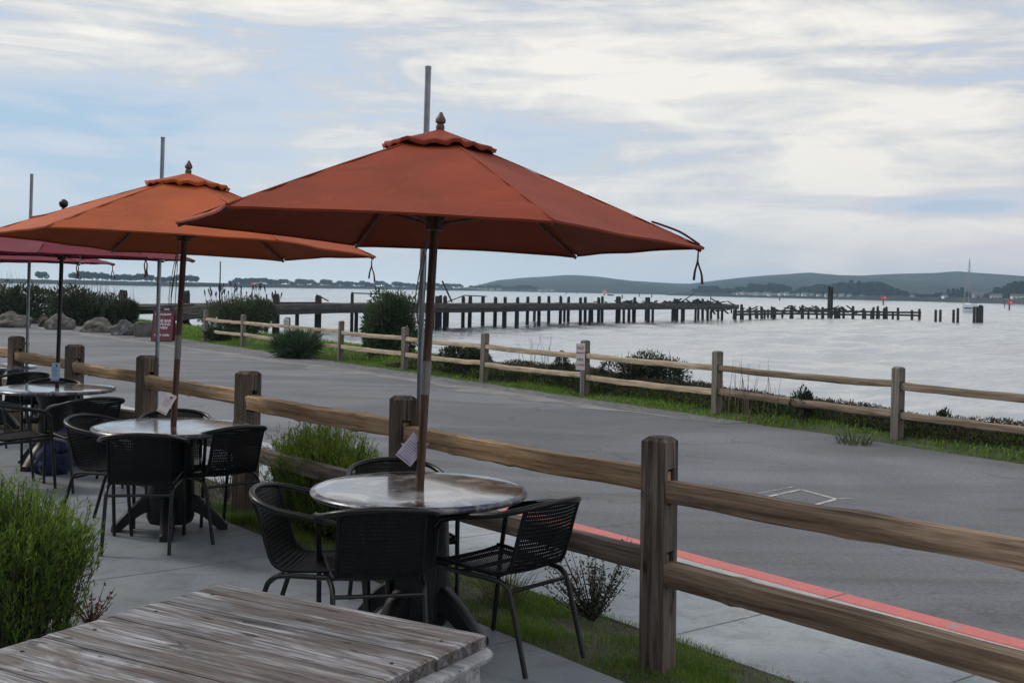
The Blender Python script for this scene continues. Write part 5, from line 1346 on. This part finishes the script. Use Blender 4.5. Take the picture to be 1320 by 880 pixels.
def blob_f(x, z, rx, rz):
    "soft patch of sky around a direction (x across, z up) in front"
    a = mth('DIVIDE', mth('SUBTRACT', Xd, x), rx); b_ = mth('DIVIDE', mth('SUBTRACT', Zd, z), rz)
    q = mth('ADD', mth('MULTIPLY', a, a), mth('MULTIPLY', b_, b_)); return mth('POWER', 2.718, mth('MULTIPLY', q, -1.0))
def D_(px, py): d_ = ray(px, py).normalized(); return d_.x, d_.z
fac = mth('ADD', mth('MULTIPLY', big, 1.3), mth('ADD', mth('MULTIPLY', streak, 1.45), mth('MULTIPLY', fine, .95)))
fac = mth('SUBTRACT', fac, 1.33)
# lighter towards the top, greyer-blue low left
up_ = mth('MULTIPLY', mth('SMOOTH_MIN', Zd, .32, .05), .85); fac = mth('ADD', fac, mth('SUBTRACT', up_, .13))
for (px, py, rx, rz, k) in ((250, 215, .20, .045, -.10), (880, 140, .22, .075, .16), (900, 235, .16, .03, .14), (840, 292, .12, .018, -.06), (1080, 220, .20, .05, .16), (700, 20, .5, .05, .08), (1230, 300, .16, .03, .14), (1215, 266, .05, .0065, -.75), (1290, 262, .03, .008, -.3), (40, 200, .05, .02, .15), (120, 60, .25, .04, .08)):
    x, z = D_(px, py); fac = mth('ADD', fac, mth('MULTIPLY', blob_f(x, z, rx, rz), k))
cr = nt.nodes.new('ShaderNodeValToRGB'); el = cr.color_ramp.elements; nt.links.new(fac, cr.inputs[0])
stops = [(.12, (.25, .40, .56)), (.28, (.37, .45, .57)), (.44, (.42, .49, .60)), (.56, (.47, .49, .53)), (.70, (.605, .592, .575)), (.90, (.78, .735, .665))]
el[0].position = stops[0][0]; el[0].color = (*stops[0][1], 1); el[1].position = stops[-1][0]; el[1].color = (*stops[-1][1], 1)
for p_, c_ in stops[1:-1]: e = el.new(p_); e.color = (*c_, 1)
cloud = nt.nodes.new('ShaderNodeVectorMath'); cloud.operation = 'SCALE'; cloud.inputs[3].default_value = 10.7; nt.links.new(cr.outputs[0], cloud.inputs[0])
def wmix(a, b_, f):
    m_ = nt.nodes.new('ShaderNodeMix'); m_.data_type = 'RGBA'
    for s_, v_ in ((m_.inputs[0], f), (m_.inputs[6], a), (m_.inputs[7], b_)):
        if isinstance(v_, (int, float)): s_.default_value = v_
        elif isinstance(v_, tuple): s_.default_value = (*v_, 1)
        else: nt.links.new(v_, s_)
    return m_.outputs[2]
c = wmix(sky.outputs[0], cloud.outputs[0], .93)
# pinkish cream low on the right, pale blue-grey low on the left
lowr = mth('MULTIPLY', mth('POWER', 2.718, mth('MULTIPLY', mth('ABSOLUTE', mth('SUBTRACT', Zd, .035)), -22.0)), mth('MULTIPLY', mth('ADD', Xd, -.02, None), 1.8, None, True))
c = wmix(c, (9.6, 8.3, 7.9), mth('MULTIPLY', lowr, .9, None, True))
lowl = mth('POWER', 2.718, mth('MULTIPLY', mth('MAXIMUM', Zd, 0), -13.0)); lowl = mth('MULTIPLY', lowl, mth('SUBTRACT', 1, mth('MULTIPLY', mth('ADD', Xd, .1), 2.0, None, True)))
c = wmix(c, (8.0, 8.6, 9.0), mth('MULTIPLY', lowl, .92, None, True))
nt.links.new(c, bg.inputs[0])
sd_ = bpy.data.lights.new('sun', 'SUN'); sd_.energy = 1.5; sd_.angle = R(10); sd_.color = (1, .93, .84); so = bpy.data.objects.new('sun', sd_); col.objects.link(so)
dirv = Vector((math.sin(R(SUN_AZ))*math.cos(R(SUN_EL)), math.cos(R(SUN_AZ))*math.cos(R(SUN_EL)), math.sin(R(SUN_EL))))
so.rotation_euler = (-dirv).to_track_quat('-Z', 'Y').to_euler()

scene.view_settings.view_transform = 'Standard'; scene.view_settings.look = 'None'; scene.view_settings.exposure = .34; scene.view_settings.gamma = 1
scene.render.engine = 'CYCLES'
